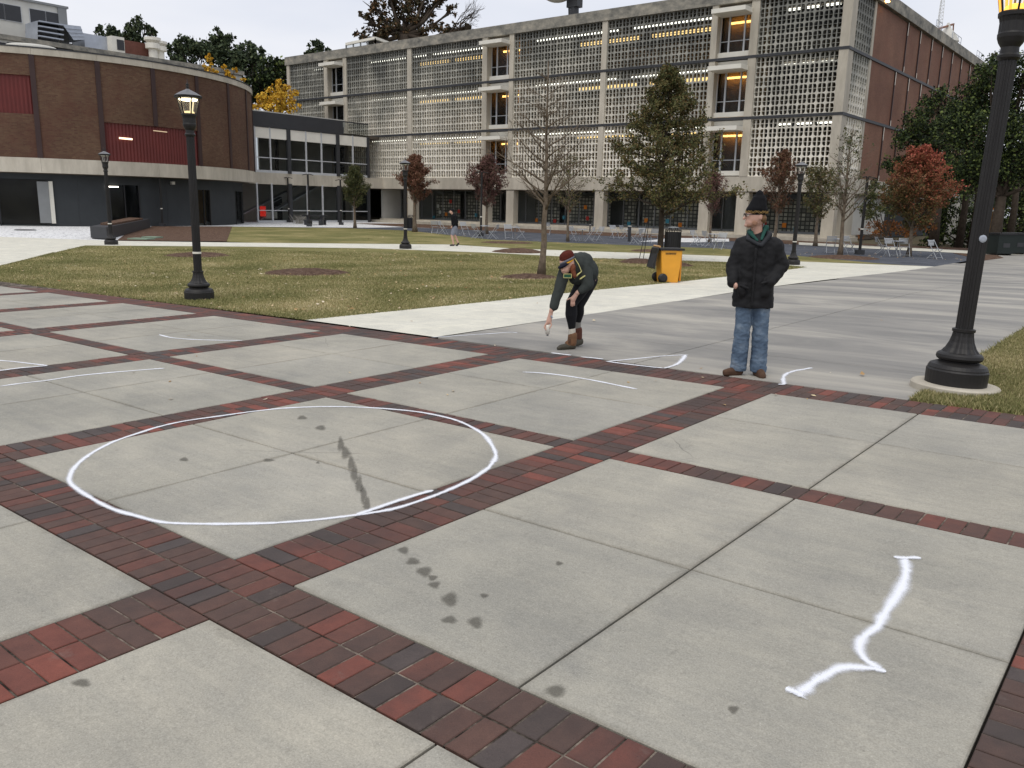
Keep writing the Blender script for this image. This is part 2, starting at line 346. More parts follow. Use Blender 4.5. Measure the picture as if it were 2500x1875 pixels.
M['l_pine'] = leafmat('pine_needles', [(38, 48, 36), (54, 66, 46), (72, 84, 56), (84, 92, 62)])
M['l_gold'] = leafmat('golden_leaves', [(170, 128, 34), (206, 160, 48), (224, 184, 66), (186, 156, 60)])
M['l_cedar'] = leafmat('deep_green_foliage', [(18, 26, 15), (32, 44, 23), (54, 68, 34), (104, 116, 58)])
M['l_bigoak'] = leafmat('dark_brown_oak_leaves', [(42, 42, 30), (62, 58, 38), (84, 68, 44), (104, 76, 50)])
M['leaf'] = leafmat('fallen_leaves', [(214, 196, 160), (190, 160, 112), (150, 112, 70), (226, 214, 190)])

# ------------------------------------------------------------------ ground sheets
def sheet(name, poly, dz, mat, step=1.0, bound=None, parent=None, kind='structure'):
    bm = bmesh.new(); vs = [bm.verts.new((p[0], p[1], 0)) for p in poly]
    for tri in tessellate_polygon([[Vector((p[0], p[1], 0)) for p in poly]]): bm.faces.new([vs[i] for i in tri])
    xs = [p[0] for p in poly]; ys = [p[1] for p in poly]
    for ax, (a, b) in enumerate(((min(xs), max(xs)), (min(ys), max(ys)))):
        k = math.ceil(a/step)
        while k*step < b:
            co = (k*step, 0, 0) if ax == 0 else (0, k*step, 0); no = (1, 0, 0) if ax == 0 else (0, 1, 0)
            bmesh.ops.bisect_plane(bm, geom=bm.verts[:]+bm.edges[:]+bm.faces[:], dist=1e-5, plane_co=co, plane_no=no); k += 1
    for v in bm.verts: v.co.z = hz(v.co.x, v.co.y)+dz
    bmesh.ops.recalc_face_normals(bm, faces=bm.faces[:])
    if sum(f.normal.z for f in bm.faces) < 0: bmesh.ops.reverse_faces(bm, faces=bm.faces[:])
    me = bpy.data.meshes.new(name); bm.to_mesh(me); bm.free(); me.materials.append(mat)
    o = link(bpy.data.objects.new(name, me), parent)
    if kind and parent is None: tag(o, kind=kind)
    return o
def gp(*pts): return [G(*p)[:2] for p in pts]
# coarse soil under everything, out to the horizon
xs = [-900, -400, -200]+list(range(-120, 61, 2))+[120, 400, 900]; ys = [-300, -100, -50]+list(range(-20, 141, 2))+[220, 400, 900]
v = [(x, y, hz(x, y)-.05) for y in ys for x in xs]; nx = len(xs)
f = [(j*nx+i, j*nx+i+1, (j+1)*nx+i+1, (j+1)*nx+i) for j in range(len(ys)-1) for i in range(nx-1)]
tag(mesh_obj('ground', v, f, M['soil']), kind='structure')
lawn1 = [(-7.75-3-.35+.6, 7.95), (-10.25, 12), (-10.15, 19), (-10.4, 22.5), (-11.0, 30.8)] + gp((1893, 645), (1760, 639), (1450, 630), (1200, 617), (900, 606), (600, 602), (209, 599), (0, 650)) + [(-30, 7.6), (-16, 7.78)]
sheet('lawn', lawn1, -.004, M['turf'])
sheet('far_lawn', gp((567, 553), (850, 557), (1000, 563), (1200, 585), (1500, 597), (1770, 607), (1898, 620), (2170, 645), (2285, 651), (1898, 636.4), (1770, 625), (1400, 612), (1250, 606.5), (1100, 597), (600, 592.5), (553, 590)), -.004, M['turf'])
sheet('right_lawn', [(-1.78, 7.9), (14, 8.1), (14, 40), (-1.78, 40)], -.004, M['turf'])
# white footpaths
sheet('white_path', [(-10.5, 7.93), (-7.72, 7.93), (-7.62, 15), (-7.9, 28), (-7.8, 35.2), (-7.8, 36.2)] + gp((1898, 636.4), (1770, 625), (1400, 612), (1250, 606.5), (1100, 597), (600, 592.5), (288, 588), (0, 578)) + [(-52, 8), (-48, 4), (-30, 7.2)] + gp((0, 650), (209, 599), (600, 602), (900, 606), (1200, 617), (1450, 630), (1760, 639), (1893, 645)) + [(-11.0, 30.8), (-10.4, 22.5), (-10.15, 19), (-10.25, 12)], 0, M['newpath'])
sheet('cobbled_forecourt', gp((0, 578), (288, 588), (305, 573), (372, 552.5), (567, 553), (985, 557)) + [(-49, 51), (-66, 62), (-80, 44), (-95, 25), (-75, 2), (-52, 8)], -.002, M['cobble'])
sheet('gravel_patio', gp((850, 557), (1000, 563), (1200, 585), (1500, 597), (1770, 607), (1898, 620), (2170, 645), (2285, 651)) + [(-7.8, 37), (-7.4, 43), (-10.5, 51), (-24, 52), (-38, 50.5), (-52, 49.5)], 0, M['gravel'])
sheet('mulch_strip', [(-7.4, 43), (-7.2, 47), (-10.2, 58.5), (-36, 58.3), (-60, 58.3), (-62, 52.5), (-52, 49.7), (-38, 50.7), (-24, 52.2), (-10.5, 51.2)], .004, M['mulch'])
sheet('mulch_bed', gp((372, 552.5), (567, 553), (553, 590), (285, 587.5), (305, 573)), .012, M['mulch'])
sheet('white_gravel_patch', gp((1560, 590), (1640, 581), (1780, 583), (1780, 590), (1700, 592)), .010, M['cobble'])
sheet('far_side_path', gp((1950, 592), (2480, 618), (2500, 618), (2500, 622), (2420, 622), (2100, 606), (1950, 598)), .012, M['newpath'])
# ------------------------------------------------------------------ plaza
def wy(x, y): return y*(1+.0014*(x+3))
def W(x, y, dz=0): yy = wy(x, y); return (x, yy, hz(x, yy)+dz)
sheet('joint_bed', [(-60, -9), (9, -9), (9, 7.9), (-1, 7.93), (-20, 7.75), (-32, 7.3), (-50, 4), (-60, 0)], -.016, M['sand'])
PX = [(.15, 2.7), (-2.862, -.303), (-5.827, -3.308), (-8.886, -6.272), (-11.984, -9.336), (-14.92, -12.479), (-17.973, -15.408), (-20.95, -18.389), (-23.9, -21.4), (-27, -24.4), (-30, -27.4)]
PXJ = [1.43, -1.595, -4.575, -7.65, -10.66, -13.7, -16.7, -19.7, -22.6, -25.7, -28.7]
PY = [(-1.0, 1.65, .3), (2.049, 4.618, 3.325), (4.845, 7.381, 6.186)]
slabroot = bpy.data.objects.new('plaza_paving', None); link(slabroot); tag(slabroot, kind='structure')
def slab(x0, x1, y0, y1, mat, parent, w=True, top=0., gap=.0052):
    x0 += gap; x1 -= gap; y0 += gap; y1 -= gap; b = .005; v = []
    P = (lambda x, y, dz: W(x, y, dz)) if w else (lambda x, y, dz: (x, y, hz(x, y)+dz))
    for (a, dz) in ((0, -.012), (0, top-b), (b, top)):
        for x, y in ((x0+a, y0+a), (x1-a, y0+a), (x1-a, y1-a), (x0+a, y1-a)): v.append(P(x, y, dz-(.02 if dz == -.012 else 0)))
    f = [(8, 9, 10, 11)]+[(r*4+k, r*4+(k+1) % 4, (r+1)*4+(k+1) % 4, (r+1)*4+k) for r in (0, 1) for k in range(4)]
    return mesh_obj('concrete_slab', v, f, mat, parent)
for i, (x0, x1) in enumerate(PX):
    for j, (y0, y1, yj) in enumerate(PY):
        xj = PXJ[i]
        if j == 0 and i > 1: cells = [(x0, xj, y0, y1), (xj, x1, y0, y1)]
        elif j == 0: cells = [(x0, xj, -.9, y1), (xj, x1, -.9, y1)]
        else: cells = [(a, b, c_, d_) for a, b in ((x0, xj), (xj, x1)) for c_, d_ in ((y0, yj), (yj, y1))]
        for c4 in cells: slab(*c4, M['slab'], slabroot)
pathroot = bpy.data.objects.new('grey_path', None); link(pathroot); tag(pathroot, kind='structure')
ysj = [7.93, 9.45, 14.5, 19.5, 24.5, 29.5, 34.5, 39.5, 44.5, 50]
for k in range(len(ysj)-1):
    for a, b in ((-7.68, -4.65), (-4.65, -1.8)):
        if k >= 4: a2 = -7.9 if a < -7 else a
        else: a2 = a
        slab(a2, b, ysj[k], ysj[k+1], M['grey'], pathroot, w=False, gap=.009)
sheet('grey_path_end', [(-7.9, 50), (-1.8, 50), (4, 90), (-6, 90)], -.01, M['grey'])
# bricks
bm_ = MB(); bx, by, bzz = .0955, .048, .0
def brick_mesh():
    v = []; 
    for a, z in ((0, -.05), (0, -.003), (.003, 0)):
        for sx, sy in ((-1, -1), (1, -1), (1, 1), (-1, 1)): v.append((sx*(bx-a), sy*(by-a), z))
    f = [(8, 9, 10, 11)]+[(r*4+k, r*4+(k+1) % 4, (r+1)*4+(k+1) % 4, (r+1)*4+k) for r in (0, 1) for k in range(4)]
    me = bpy.data.meshes.new('brick'); me.from_pydata(v, [], f); me.materials.append(M['brick']); return me
BME = brick_mesh(); TILT = math.atan(SX)
def band(name, x0, x1, y0, y1, along, rows, far=False):
    """bricks laid across a band: along = 'x' or 'y' is the direction the band runs"""
    root = bpy.data.objects.new(name, None); link(root); tag(root, kind='structure')
    g_ = .004; mesh_obj('joint_sand', [W(x0+g_, y0+g_, -.006), W(x1-g_, y0+g_, -.006), W(x1-g_, y1-g_, -.006), W(x0+g_, y1-g_, -.006)], [(0, 1, 2, 3)], M['sand2'], root)
    Lr = (x1-x0) if along == 'x' else (y1-y0); Wd = (y1-y0) if along == 'x' else (x1-x0)
    n = max(1, round(Lr/.1045)); p = Lr/n; q = Wd/rows; acc = []; tint = []
    for i in range(n):
        for r in range(rows):
            off = 0
            if along == 'x': x = x0+(i+.5)*p; y = y0+(r+.5)*q; rz = math.pi/2
            else: x = x0+(r+.5)*q; y = y0+(i+.5)*p; rz = 0
            sxl = (q-.009)/2/bx; syl = (p-.008)/2/by; w = W(x, y)
            if far:
                hx, hy = ((p-.012)/2, (q-.012)/2) if along == 'x' else ((q-.012)/2, (p-.012)/2)
                acc.append([W(x+a*hx, y+b*hy, 0) for a, b in ((-1, -1), (1, -1), (1, 1), (-1, 1))]); tint.append(rnd()); continue
            o = bpy.data.objects.new('brick', BME); o.location = (w[0], w[1], w[2]+U(-.0025, .0015)); o.scale = (sxl, syl, 1)
            o.rotation_mode = 'ZYX'
            o.rotation_euler = (U(-.004, .004), 0, rz+U(-.006, .006))
            o.rotation_euler = (Matrix.Rotation(-TILT, 3, 'Y') @ Matrix.Rotation(rz+U(-.008, .008), 3, 'Z')).to_euler('ZYX')
            C.objects.link(o); o.parent = root
    if far:
        v = [p for a in acc for p in a]; f = [(4*i, 4*i+1, 4*i+2, 4*i+3) for i in range(len(acc))]
        o = mesh_obj('bricks', v, f, M['brickfar'], root); a = o.data.attributes.new('tint', 'FLOAT', 'FACE'); a.data.foreach_set('value', tint); o['kind'] = 'stuff'
    return root
band('near_brick_band', -7.5, 2.9, 1.65, 2.049, 'x', 2)
band('near_brick_band', -24, -7.5, 1.65, 2.049, 'x', 2, True)
XB = [(-.303, .15), (-3.308, -2.862), (-6.272, -5.827), (-9.336, -8.886), (-12.479, -11.984), (-15.408, -14.92), (-18.389, -17.973), (-21.4, -20.95), (-24.4, -23.9), (-27.4, -27)]
for i, (x0, x1) in enumerate(XB):
    far = i >= 4
    band('cross_brick_band', x0, x1, 2.049, 7.381, 'y', 2, far)
    if i < 3: band('cross_brick_band', x0, x1, -.2 if i else .6, 1.65, 'y', 2, i > 1)
for i, (x0, x1) in enumerate(PX):
    band('narrow_brick_band', x0, x1, 4.618, 4.845, 'x', 1, i >= 4)
band('border_brick_band', -9.3, 2.9, 7.381, 7.90, 'x', 2)
band('border_brick_band', -24, -9.3, 7.381, 7.90, 'x', 2, True)
band('border_brick_band', -32, -24, 7.381, 7.8, 'x', 2, True)
# ------------------------------------------------------------------ paint marks and stains on the paving
def stroke(name, px, width, label, closed=False, sub=6, dz=.0035, seed=0):
    P = [Vector(G(*p)[:2]) for p in px]; Q = []
    n = len(P); rng = range(n if closed else n-1)
    for i in rng:
        p0 = P[(i-1) % n] if (closed or i > 0) else P[i]; p1 = P[i]; p2 = P[(i+1) % n]; p3 = P[(i+2) % n] if (closed or i+2 < n) else p2
        for k in range(sub):
            t = k/sub; Q.append(.5*((2*p1)+(p2-p0)*t+(2*p0-5*p1+4*p2-p3)*t*t+(3*p1-p0-3*p2+p3)*t**3))
    if not closed: Q.append(P[-1])
    m = len(Q); v = []; f = []; uv = []
    for i, q in enumerate(Q):
        a = Q[(i-1) % m] if closed else Q[max(i-1, 0)]; b = Q[(i+1) % m] if closed else Q[min(i+1, m-1)]
        d = (b-a); d = d.normalized() if d.length > 1e-9 else Vector((1, 0)); nn = Vector((-d.y, d.x))
        wob = 1+.45*mnoise.noise(Vector((i*.21+seed, P[0].x, 0)))+.2*mnoise.noise(Vector((i*.9, P[0].y, 0))); w = (width(i/m) if callable(width) else width)*wob*1.2
        end = 1 if closed else min(1, .35+min(i, m-1-i)/3)
        for s in (-1, 1):
            p = q+nn*s*w*.5*end; v.append((p.x, p.y, hz(p.x, p.y)+dz))
    for i in range(m if closed else m-1):
        j = (i+1) % m; f.append((2*i, 2*i+1, 2*j+1, 2*j)); uv += [(0, 0), (0, 1), (0, 1), (0, 0)]
    return tag(mesh_obj(name, v, f, M['spray'], None, False, uv), label, 'paint mark')
k = 2500/2212
ell = [(150,1040),(154,1022),(166,1005),(190,985),(215,970),(250,953),(300,936),(345,922),(400,910),(470,900),(550,889),(620,882),(700,879),(770,880),(840,884),(900,890),(950,899),(990,910),(1020,924),(1045,940),(1060,958),(1070,978),(1070,990),(1062,1003),(1050,1015),(1020,1035),(985,1052),(950,1067),(900,1085),(850,1100),(800,1109),(740,1117),(680,1124),(600,1130),(540,1132),(470,1133),(400,1132),(360,1130),(330,1125),(290,1114),(250,1103),(215,1087),(190,1072),(165,1056)]
stroke('painted_circle', [(x*k, y*k) for x, y in ell], .044, 'large white sprayed circle on the slab between brick bands', True, 5)
def z1(p): return (p[0]/2.458, p[1]/2.458+650)
def z2(p): return (p[0]/2.458+800, p[1]/2.458+650)
def z3(p): return (p[0]/2.458+1600, p[1]/2.458+650)
def z6(p): return (p[0]/2.458+1600, p[1]/2.458+1200)
stroke('painted_overlap_line', [(x*k, y*k) for x, y in ((770,1113),(800,1103),(850,1086),(900,1070),(935,1060))], .05, 'short white sprayed streak doubling the circle at its near right edge', dz=.0045)
stroke('painted_squiggle', [z6(p) for p in ((1430,398),(1500,402),(1590,400))], .05, 'thin white sprayed bar topping the squiggle in the right foreground', dz=.0045)
stroke('painted_squiggle', [z6(p) for p in ((1492,402),(1505,480),(1475,580),(1420,670),(1365,750),(1335,810),(1270,860),(1232,900),(1225,955),(1262,1012),(1310,1045),(1352,1068))], lambda t: .070-.025*t, 'thick white sprayed wavy stroke in the right foreground')
stroke('painted_squiggle', [z6(p) for p in ((1385,1085),(1310,1068),(1220,1060),(1120,1062),(1010,1112),(930,1165),(870,1215),(850,1230))], lambda t: .045+.03*t, 'white sprayed curl at the foot of the wavy stroke, right foreground', dz=.0045)
stroke('painted_squiggle', [z6(p) for p in ((780,1188),(830,1205),(885,1232))], .05, 'short white sprayed serif ending the curl, right foreground', dz=.0055)
stroke('painted_line', [z1(p) for p in ((0,722),(120,705),(270,688),(420,665),(500,655),(600,645),(750,632),(900,620),(988,613))], .055, 'long white sprayed line crossing the second slab row at the left edge')
stroke('painted_line', [z1(p) for p in ((-60,560),(0,567),(80,573),(180,585),(285,597))], .05, 'white sprayed upper line of the wedge at the far left edge')
stroke('painted_line', [z1(p) for p in ((285,598),(200,606),(120,612),(0,628),(-60,636))], .05, 'white sprayed lower line of the wedge at the far left edge', dz=.0045)
stroke('painted_line', [z1(p) for p in ((955,411),(990,421),(1040,431),(1150,440),(1300,445),(1455,447))], .06, 'curved white sprayed line on the far slab left of the lawn lamp')
stroke('painted_line', [z2(p) for p in ((1168,636),(1270,641),(1400,655),(1530,675),(1650,697),(1750,718),(1858,739))], .055, 'bowed white sprayed line in the slab in front of the crouching painter')
stroke('painted_line', [z2(p) for p in ((625,427),(750,420),(900,410),(1000,404),(1090,397),(1140,401))], .05, 'fresh white sprayed line ending under the spray can')
stroke('painted_dash', [z2(p) for p in ((1340,520),(1400,528),(1462,535))], .06, 'short white dash below the duck boots')
stroke('painted_dash', [z2(p) for p in ((1518,545),(1590,551),(1655,559))], .06, 'white dash between the duck boots and the sprayed triangle')
stroke('painted_triangle', [z2(p) for p in ((1670,573),(1850,556),(2000,541),(2165,532))], .05, 'upper side of the white sprayed triangle left of the standing man')
stroke('painted_triangle', [z2(p) for p in ((2145,535),(2130,560),(2090,592),(2020,614))], .06, 'rounded short side of the white sprayed triangle left of the standing man', dz=.0045)
stroke('painted_triangle', [z2(p) for p in ((1670,573),(1800,590),(1920,604),(2020,614))], .055, 'lower side of the white sprayed triangle along the brick border', dz=.0055)
stroke('painted_hook', [z3(p) for p in ((775,710),(768,690),(770,665),(790,645),(840,628),(900,618),(938,610))], .06, 'white sprayed hook on the grey path right of the standing man')
stroke('painted_hook', [z3(p) for p in ((738,711),(775,710))], .06, 'small white foot of the sprayed hook by the brick border', dz=.0045)
def blob(px, py, rpx, rpy, label, cat='stain', name='wet_stain'):
    c = G(px, py); a = Vector(G(px+rpx, py))-Vector(c); b = Vector(G(px, py-rpy))-Vector(c); v = [(c[0], c[1], hz(c[0], c[1])+.0025)]; n = 18; f = []; uv = []
    for i in range(n):
        an = 2*math.pi*i/n; r = 1.25*(1+.15*math.sin(an*3+px)); p = Vector(c)+a*math.cos(an)*r+b*math.sin(an)*r; v.append((p.x, p.y, hz(p.x, p.y)+.0025))
    for i in range(n): f.append((0, 1+i, 1+(i+1) % n)); uv += [(0, 0), (1, 0), (1, 0)]
    return tag(mesh_obj(name, v, f, M['stain'], None, False, uv), label, cat)
ordn = ['first', 'second', 'third', 'fourth', 'fifth', 'sixth', 'seventh', 'eighth', 'ninth']
for i, (x, y, a, b) in enumerate([(985,1344,13,9),(1008,1371,16,9),(1036,1396,18,12),(1056,1411,11,7),(1061,1428,15,8),(1098,1464,20,17),(1097,1514,19,9),(1161,1520,19,14)]):
    blob(x, y, a, b, '%s damp footprint from the brick band in the trail on the near slab' % ordn[i])
blob(1182, 1455, 10, 6, 'small black spot right of the damp footprints'); blob(1365, 1376, 9, 5, 'small dark spot near the middle joint of the near slab')
blob(1356, 1688, 24, 15, 'round damp patch beside the slab joint at the bottom brick band'); blob(1791, 1733, 13, 10, 'faint oval stain left of the sprayed curl in the foreground')
blob(199, 1668, 22, 10, 'dark smear on the bottom left foreground slab'); blob(776, 1130, 5, 3, 'tiny dark speck inside the sprayed circle')
for i, (x, y, a, b) in enumerate([(832,1085,8,17),(844,1106,11,15),(857,1130,8,20),(865,1157,9,21),(877,1183,9,21),(887,1207,8,21),(896,1231,9,17)]):
    blob(x, y, a, b, '%s piece from the top of the long damp drip inside the sprayed circle' % ordn[i])
blob(738, 1020, 12, 5, 'upper damp spot near the top of the sprayed circle'); blob(783, 1045, 13, 6, 'lower damp spot near the top of the sprayed circle')
blob(450, 1122, 10, 5, 'pair of small damp spots in the left half of the circle'); blob(655, 1124, 14, 4, 'dark crack patch on the joint inside the circle')
def stick(px, label):
    P = [Vector(G(*p)) for p in px]; m = MB(); return m
# ------------------------------------------------------------------ mulch mounds
def mound(px, py, rpx, rpyn, h, name='mulch_mound'):
    c = Vector(G(px, py)); a = Vector(G(px+rpx, py))-c; b = Vector(G(px, py-rpyn))-c; r0 = max(a.length, .5); n = 28; R = 7; v = []; f = []
    e1 = a.normalized(); e2 = Vector((-e1.y, e1.x, 0)); r2 = r0*.95
    for i in range(R+1):
        for j in range(n):
            an = 2*math.pi*j/n; t = i/R; k_ = 1+.10*mnoise.noise(Vector((math.cos(an)*2+px, math.sin(an)*2, 0))); p = c+e1*math.cos(an)*r0*t*k_+e2*math.sin(an)*r2*t*k_
            z = hz(p.x, p.y)+h*(1-t*t)+(.02*mnoise.noise(p*6) if i < R else -.01); v.append((p.x, p.y, z))
    for i in range(R):
        for j in range(n): f.append((i*n+j, i*n+(j+1) % n, (i+1)*n+(j+1) % n, (i+1)*n+j))
    return tag(mesh_obj(name, v, f, M['mulch'], None, True), kind='structure')
for q in [(483, 623, 82, 8, .10), (750, 666, 108, 16, .12), (1292, 677, 72, 12, .10), (1265, 615, 62, 7, .16), (1562, 641, 48, 10, .16), (1640, 648, 50, 10, .14), (1240, 592, 60, 4, .04), (2060, 629, 70, 8, .10), (1585, 613, 40, 5, .08)]:
    mound(*q)
# ================================================================== buildings
def part(root, name, mb, mat, smooth=False, parent=None, uv=None):
    """mesh given in world coordinates, parented to a root standing at its base"""
    o = mesh_obj(name, mb.v, mb.f, mat, None, smooth, uv)
    pr = parent or root; o.parent = pr
    l = root.location if pr is root else (Vector((0, 0, 0)))
    o.location = (-l[0], -l[1], -l[2]); return o
FY = 59.38; SXW = -19.8
lib = thing('library_building', 'long concrete and brick building with lacy precast screens on three storeys', 'building', (-50, FY, -.4))
b = MB().box(-80.75, -19.55, FY-.12, 105, 16.05, 16.9); part(lib, 'parapet', b, M['parapet'])
b = MB().box(-80.6, SXW-.02, FY+.2, 104.8, 15.98, 16.04); part(lib, 'roof', b, M['dark'])
for z in (12.2, 8.02):
    part(lib, 'string_course', MB().box(-80.65, SXW+.06, FY-.06, FY+.1, z, z+.19).box(SXW-.1, SXW+.06, FY+.1, 104.6, z, z+.19), M['charcoal2'])
part(lib, 'lower_beam', MB().box(-80.6, SXW, FY, FY+.5, 2.95, 4.02).box(SXW-.5, SXW, FY+.5, 104.6, 2.95, 4.02), M['fcon'])
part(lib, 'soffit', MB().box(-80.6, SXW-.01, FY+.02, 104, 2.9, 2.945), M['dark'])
PIERS = [(-80.57, -80.08), (-74.2, -73.6), (-71.1, -70.57), (-61.61, -61.03), (-52, -51.42), (-48.88, -48.38), (-39.33, -38.83), (-29.83, -29.36), (-26.82, -26.22), (-20.43, SXW)]
ST = [(4.02, 8.02), (8.21, 12.2), (12.39, 16.05)]
for i, (a, c) in enumerate(PIERS):
    for z0, z1 in ST:
        part(lib, 'pier', MB().box(a, c, FY-.03, FY+(.62 if i in (1, 2, 4, 5, 7, 8) else .35) if i < 9 else FY+1.0, z0, z1), M['fcon'])
    a2, c2 = (a-.1, c+.25) if i < 9 else (a-.1, c+.1)
    part(lib, 'pillar', MB().box(a2, c2, FY+.06, FY+.75, -.35, 2.9), M['fcon'])
part(lib, 'pillar', MB().box(SXW-.75, SXW, 62.2, 63.9, -.35, 2.9), M['fcon'])
# pierced screens: every opening has one side rounded, mirrored in pairs, with a thin bar across the middle
def screen_mesh(W_, H_, n, rows, dep=.17, both=False, thick=.042, thin=.033, R=.12):
    m = MB(); p = W_/n; h = H_/rows; hb = .040
    def opening(x0, x1, z0, mirror, sl, sr):
        a, b_ = x0+sl, x1-sr; z0i, z1i = z0+hb, z0+h-hb; R_ = min(R, (b_-a)*.8)
        A = [(a+R_*(1-math.cos(t)), z0i+R_*1.4*(1-math.sin(t))) for t in [i*math.pi/6 for i in range(4)]]
        if both: Bp = [(b_-(q[0]-a), q[1]) for q in A[::-1]]
        else: Bp = [(b_, z0i)]
        Cc = [(x, z0i+z1i-z) for x, z in Bp[::-1]]; D = [(x, z0i+z1i-z) for x, z in A[::-1]]
        inner = A+Bp+Cc+D; outer_id = [0]*len(A)+[1]*len(Bp)+[2]*len(Cc)+[3]*len(D)
        ox = [(x0, z0), (x1, z0), (x1, z0+h), (x0, z0+h)]
        if mirror: inner = [(x0+x1-x, z) for x, z in inner]; ox = [(x0+x1-x, z) for x, z in ox]
        v = [(x, 0, z) for x, z in inner]+[(x, dep, z) for x, z in inner]+[(x, 0, z) for x, z in ox]; k_ = len(inner); f = []
        for i in range(k_):
            j = (i+1) % k_; oi, oj = 2*k_+outer_id[i], 2*k_+outer_id[j]
            f.append((i, oi, oj, j) if oi != oj else (i, oi, j)); f.append((i, j, j+k_, i+k_))
        if mirror: f = [q[::-1] for q in f]
        m.add(v, f); zc = z0+h/2; xa, xb = min(q[0] for q in inner), max(q[0] for q in inner)
        m.add([(xa, .03, zc-.015), (xb, .03, zc-.015), (xb, .03, zc+.015), (xa, .03, zc+.015), (xa, .12, zc-.015), (xb, .12, zc-.015), (xb, .12, zc+.015), (xa, .12, zc+.015)], [(0, 1, 2, 3), (0, 4, 5, 1), (3, 2, 6, 7)])
    for r in range(rows):
        for i in range(n):
            x0 = i*p; z0 = r*h
            if both: opening(x0, x0+p, z0, False, thick, thick)
            else:
                opening(x0, x0+p/2, z0, False, thick, thin); opening(x0+p/2, x0+p, z0, True, thick, thin)
    return m
BAYS = [(-80.08, -74.2, 9), (-70.57, -61.61, 14), (-61.03, -52.0, 14), (-48.38, -39.33, 14), (-38.83, -29.83, 14), (-26.22, -20.43, 9)]
cache = {}
for (a, c, n) in BAYS:
    for z0, z1 in ST:
        key = (n, round(z1-z0, 1), round(c-a, 1))
        if key not in cache:
            mm = screen_mesh(c-a, z1-z0, n, 6); o = mm.build('grille_panel', M['screen'], lib); cache[key] = o.data
        else: o = link(bpy.data.objects.new('grille_panel', cache[key]), lib)
        o.location = (a+50, .09, z0+.4)
me = None
for z0, z1 in ST:
    if me is None or z1 > 16: mm = screen_mesh(3.6, z1-z0, 7, 6, both=True, thick=.09, R=.14); o = mm.build('grille_panel', M['screen'], lib); me = o.data
    else: o = link(bpy.data.objects.new('grille_panel', me), lib)
    o.rotation_euler = (0, 0, math.pi/2); o.location = (SXW-.06+50, 60.42-FY, z0+.4)
    part(lib, 'pier', MB().box(SXW-.3, SXW-.01, 64.04, 64.45, z0, z1), M['fcon'])
# glazing and rooms behind the screens
part(lib, 'glazing', MB().box(-80.3, -20.5, 60.35, 60.37, 4.05, 15.95).box(SXW-.95, SXW-.93, 60.5, 64.2, 4.05, 15.95), M['glass'])
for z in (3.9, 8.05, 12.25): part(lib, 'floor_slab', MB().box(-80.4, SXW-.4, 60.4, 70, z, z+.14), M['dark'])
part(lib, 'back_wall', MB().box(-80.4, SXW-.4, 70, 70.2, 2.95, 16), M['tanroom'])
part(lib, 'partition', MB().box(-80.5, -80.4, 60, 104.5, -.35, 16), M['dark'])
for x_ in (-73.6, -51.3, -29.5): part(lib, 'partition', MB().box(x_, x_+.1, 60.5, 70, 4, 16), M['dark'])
M['white_light'] = glow('white_ceiling_light', (1, .95, .82), 5.5); M['warm_light'] = glow('warm_cove_light', (1, .66, .26), 2.6); M['orange_light'] = glow('orange_cove_light', (1, .50, .14), 9)
for k_, (z0, z1) in enumerate(ST):
    zc = z1-.12 if z1 > 16 else z1-.06
    for a, c in ((-79.3, -74.4), (-70, -61.7), (-60.8, -52.2), (-48, -39.5), (-38.2, -30)):
        part(lib, 'strip_light_or_glint', MB().box(a, c, 62.1, 62.25, zc-.11, zc-.01), M['white_light'])
    for a, c in ((-66, -61.7), (-60.8, -52.2), (-45.6, -39.5), (-38.2, -30)):
        part(lib, 'cove_light', MB().box(a, c, 65.3, 65.5, zc-.26, zc-.02), M['warm_light'])
    for a in ((-25.6, -24.2, -22.8) if k_ else (-25.6, -24.1, -22.6, -21.4)):
        part(lib, 'strip_light_or_glint', MB().box(a, a+1.0, 62.6, 62.9, zc-.10, zc-.01), M['white_light'])
# projecting window bays with white slab canopies
for wi, (a, c) in enumerate(((-73.6, -71.1), (-51.42, -48.88), (-29.36, -26.82))):
    for z0, z1 in ST:
        yb = FY+.62
        part(lib, 'wall_panel', MB().box(a, c, yb-.12, yb, z1-.62, z1), M['offwhite'])
        w = part(lib, 'window', MB().box(a, a+.05, yb-.06, yb+.02, z0+.42, z1-.62).box(c-.05, c, yb-.06, yb+.02, z0+.42, z1-.62).box(a+.62, a+.74, yb-.07, yb+.02, z0+.42, z1-.62).box(c-.74, c-.62, yb-.07, yb+.02, z0+.42, z1-.62).box(a+.05, c-.05, yb-.05, yb+.01, z0+1.18, z0+1.23).box(a+.05, c-.05, yb-.05, yb+.01, z1-.72, z1-.62), M['frame'])
        part(lib, 'pane', MB().box(a+.03, c-.03, yb+.03, yb+.04, z0+.4, z1-.6), M['glass'], parent=w)
        part(lib, 'sill', MB().box(a, c, yb-.3, yb+.02, z0+.08, z0+.42), M['whitep'], parent=w)
        part(lib, 'canopy', MB().box(a+.02, c+.06, FY-1.2, yb-.12, z1-.80, z1-.50), M['whitep'], parent=w)
        part(lib, 'room_wall', MB().box(a-.4, c+.4, 61.7, 61.8, z0, z1).box(a-.5, a-.4, 60.4, 61.8, z0, z1).box(c+.4, c+.5, 60.4, 61.8, z0, z1), M['tanroom'])
        if wi: part(lib, 'cove_light', MB().box(a-.3, c-.5, 61.3, 61.42, z1-1.0, z1-.86), M['orange_light'])
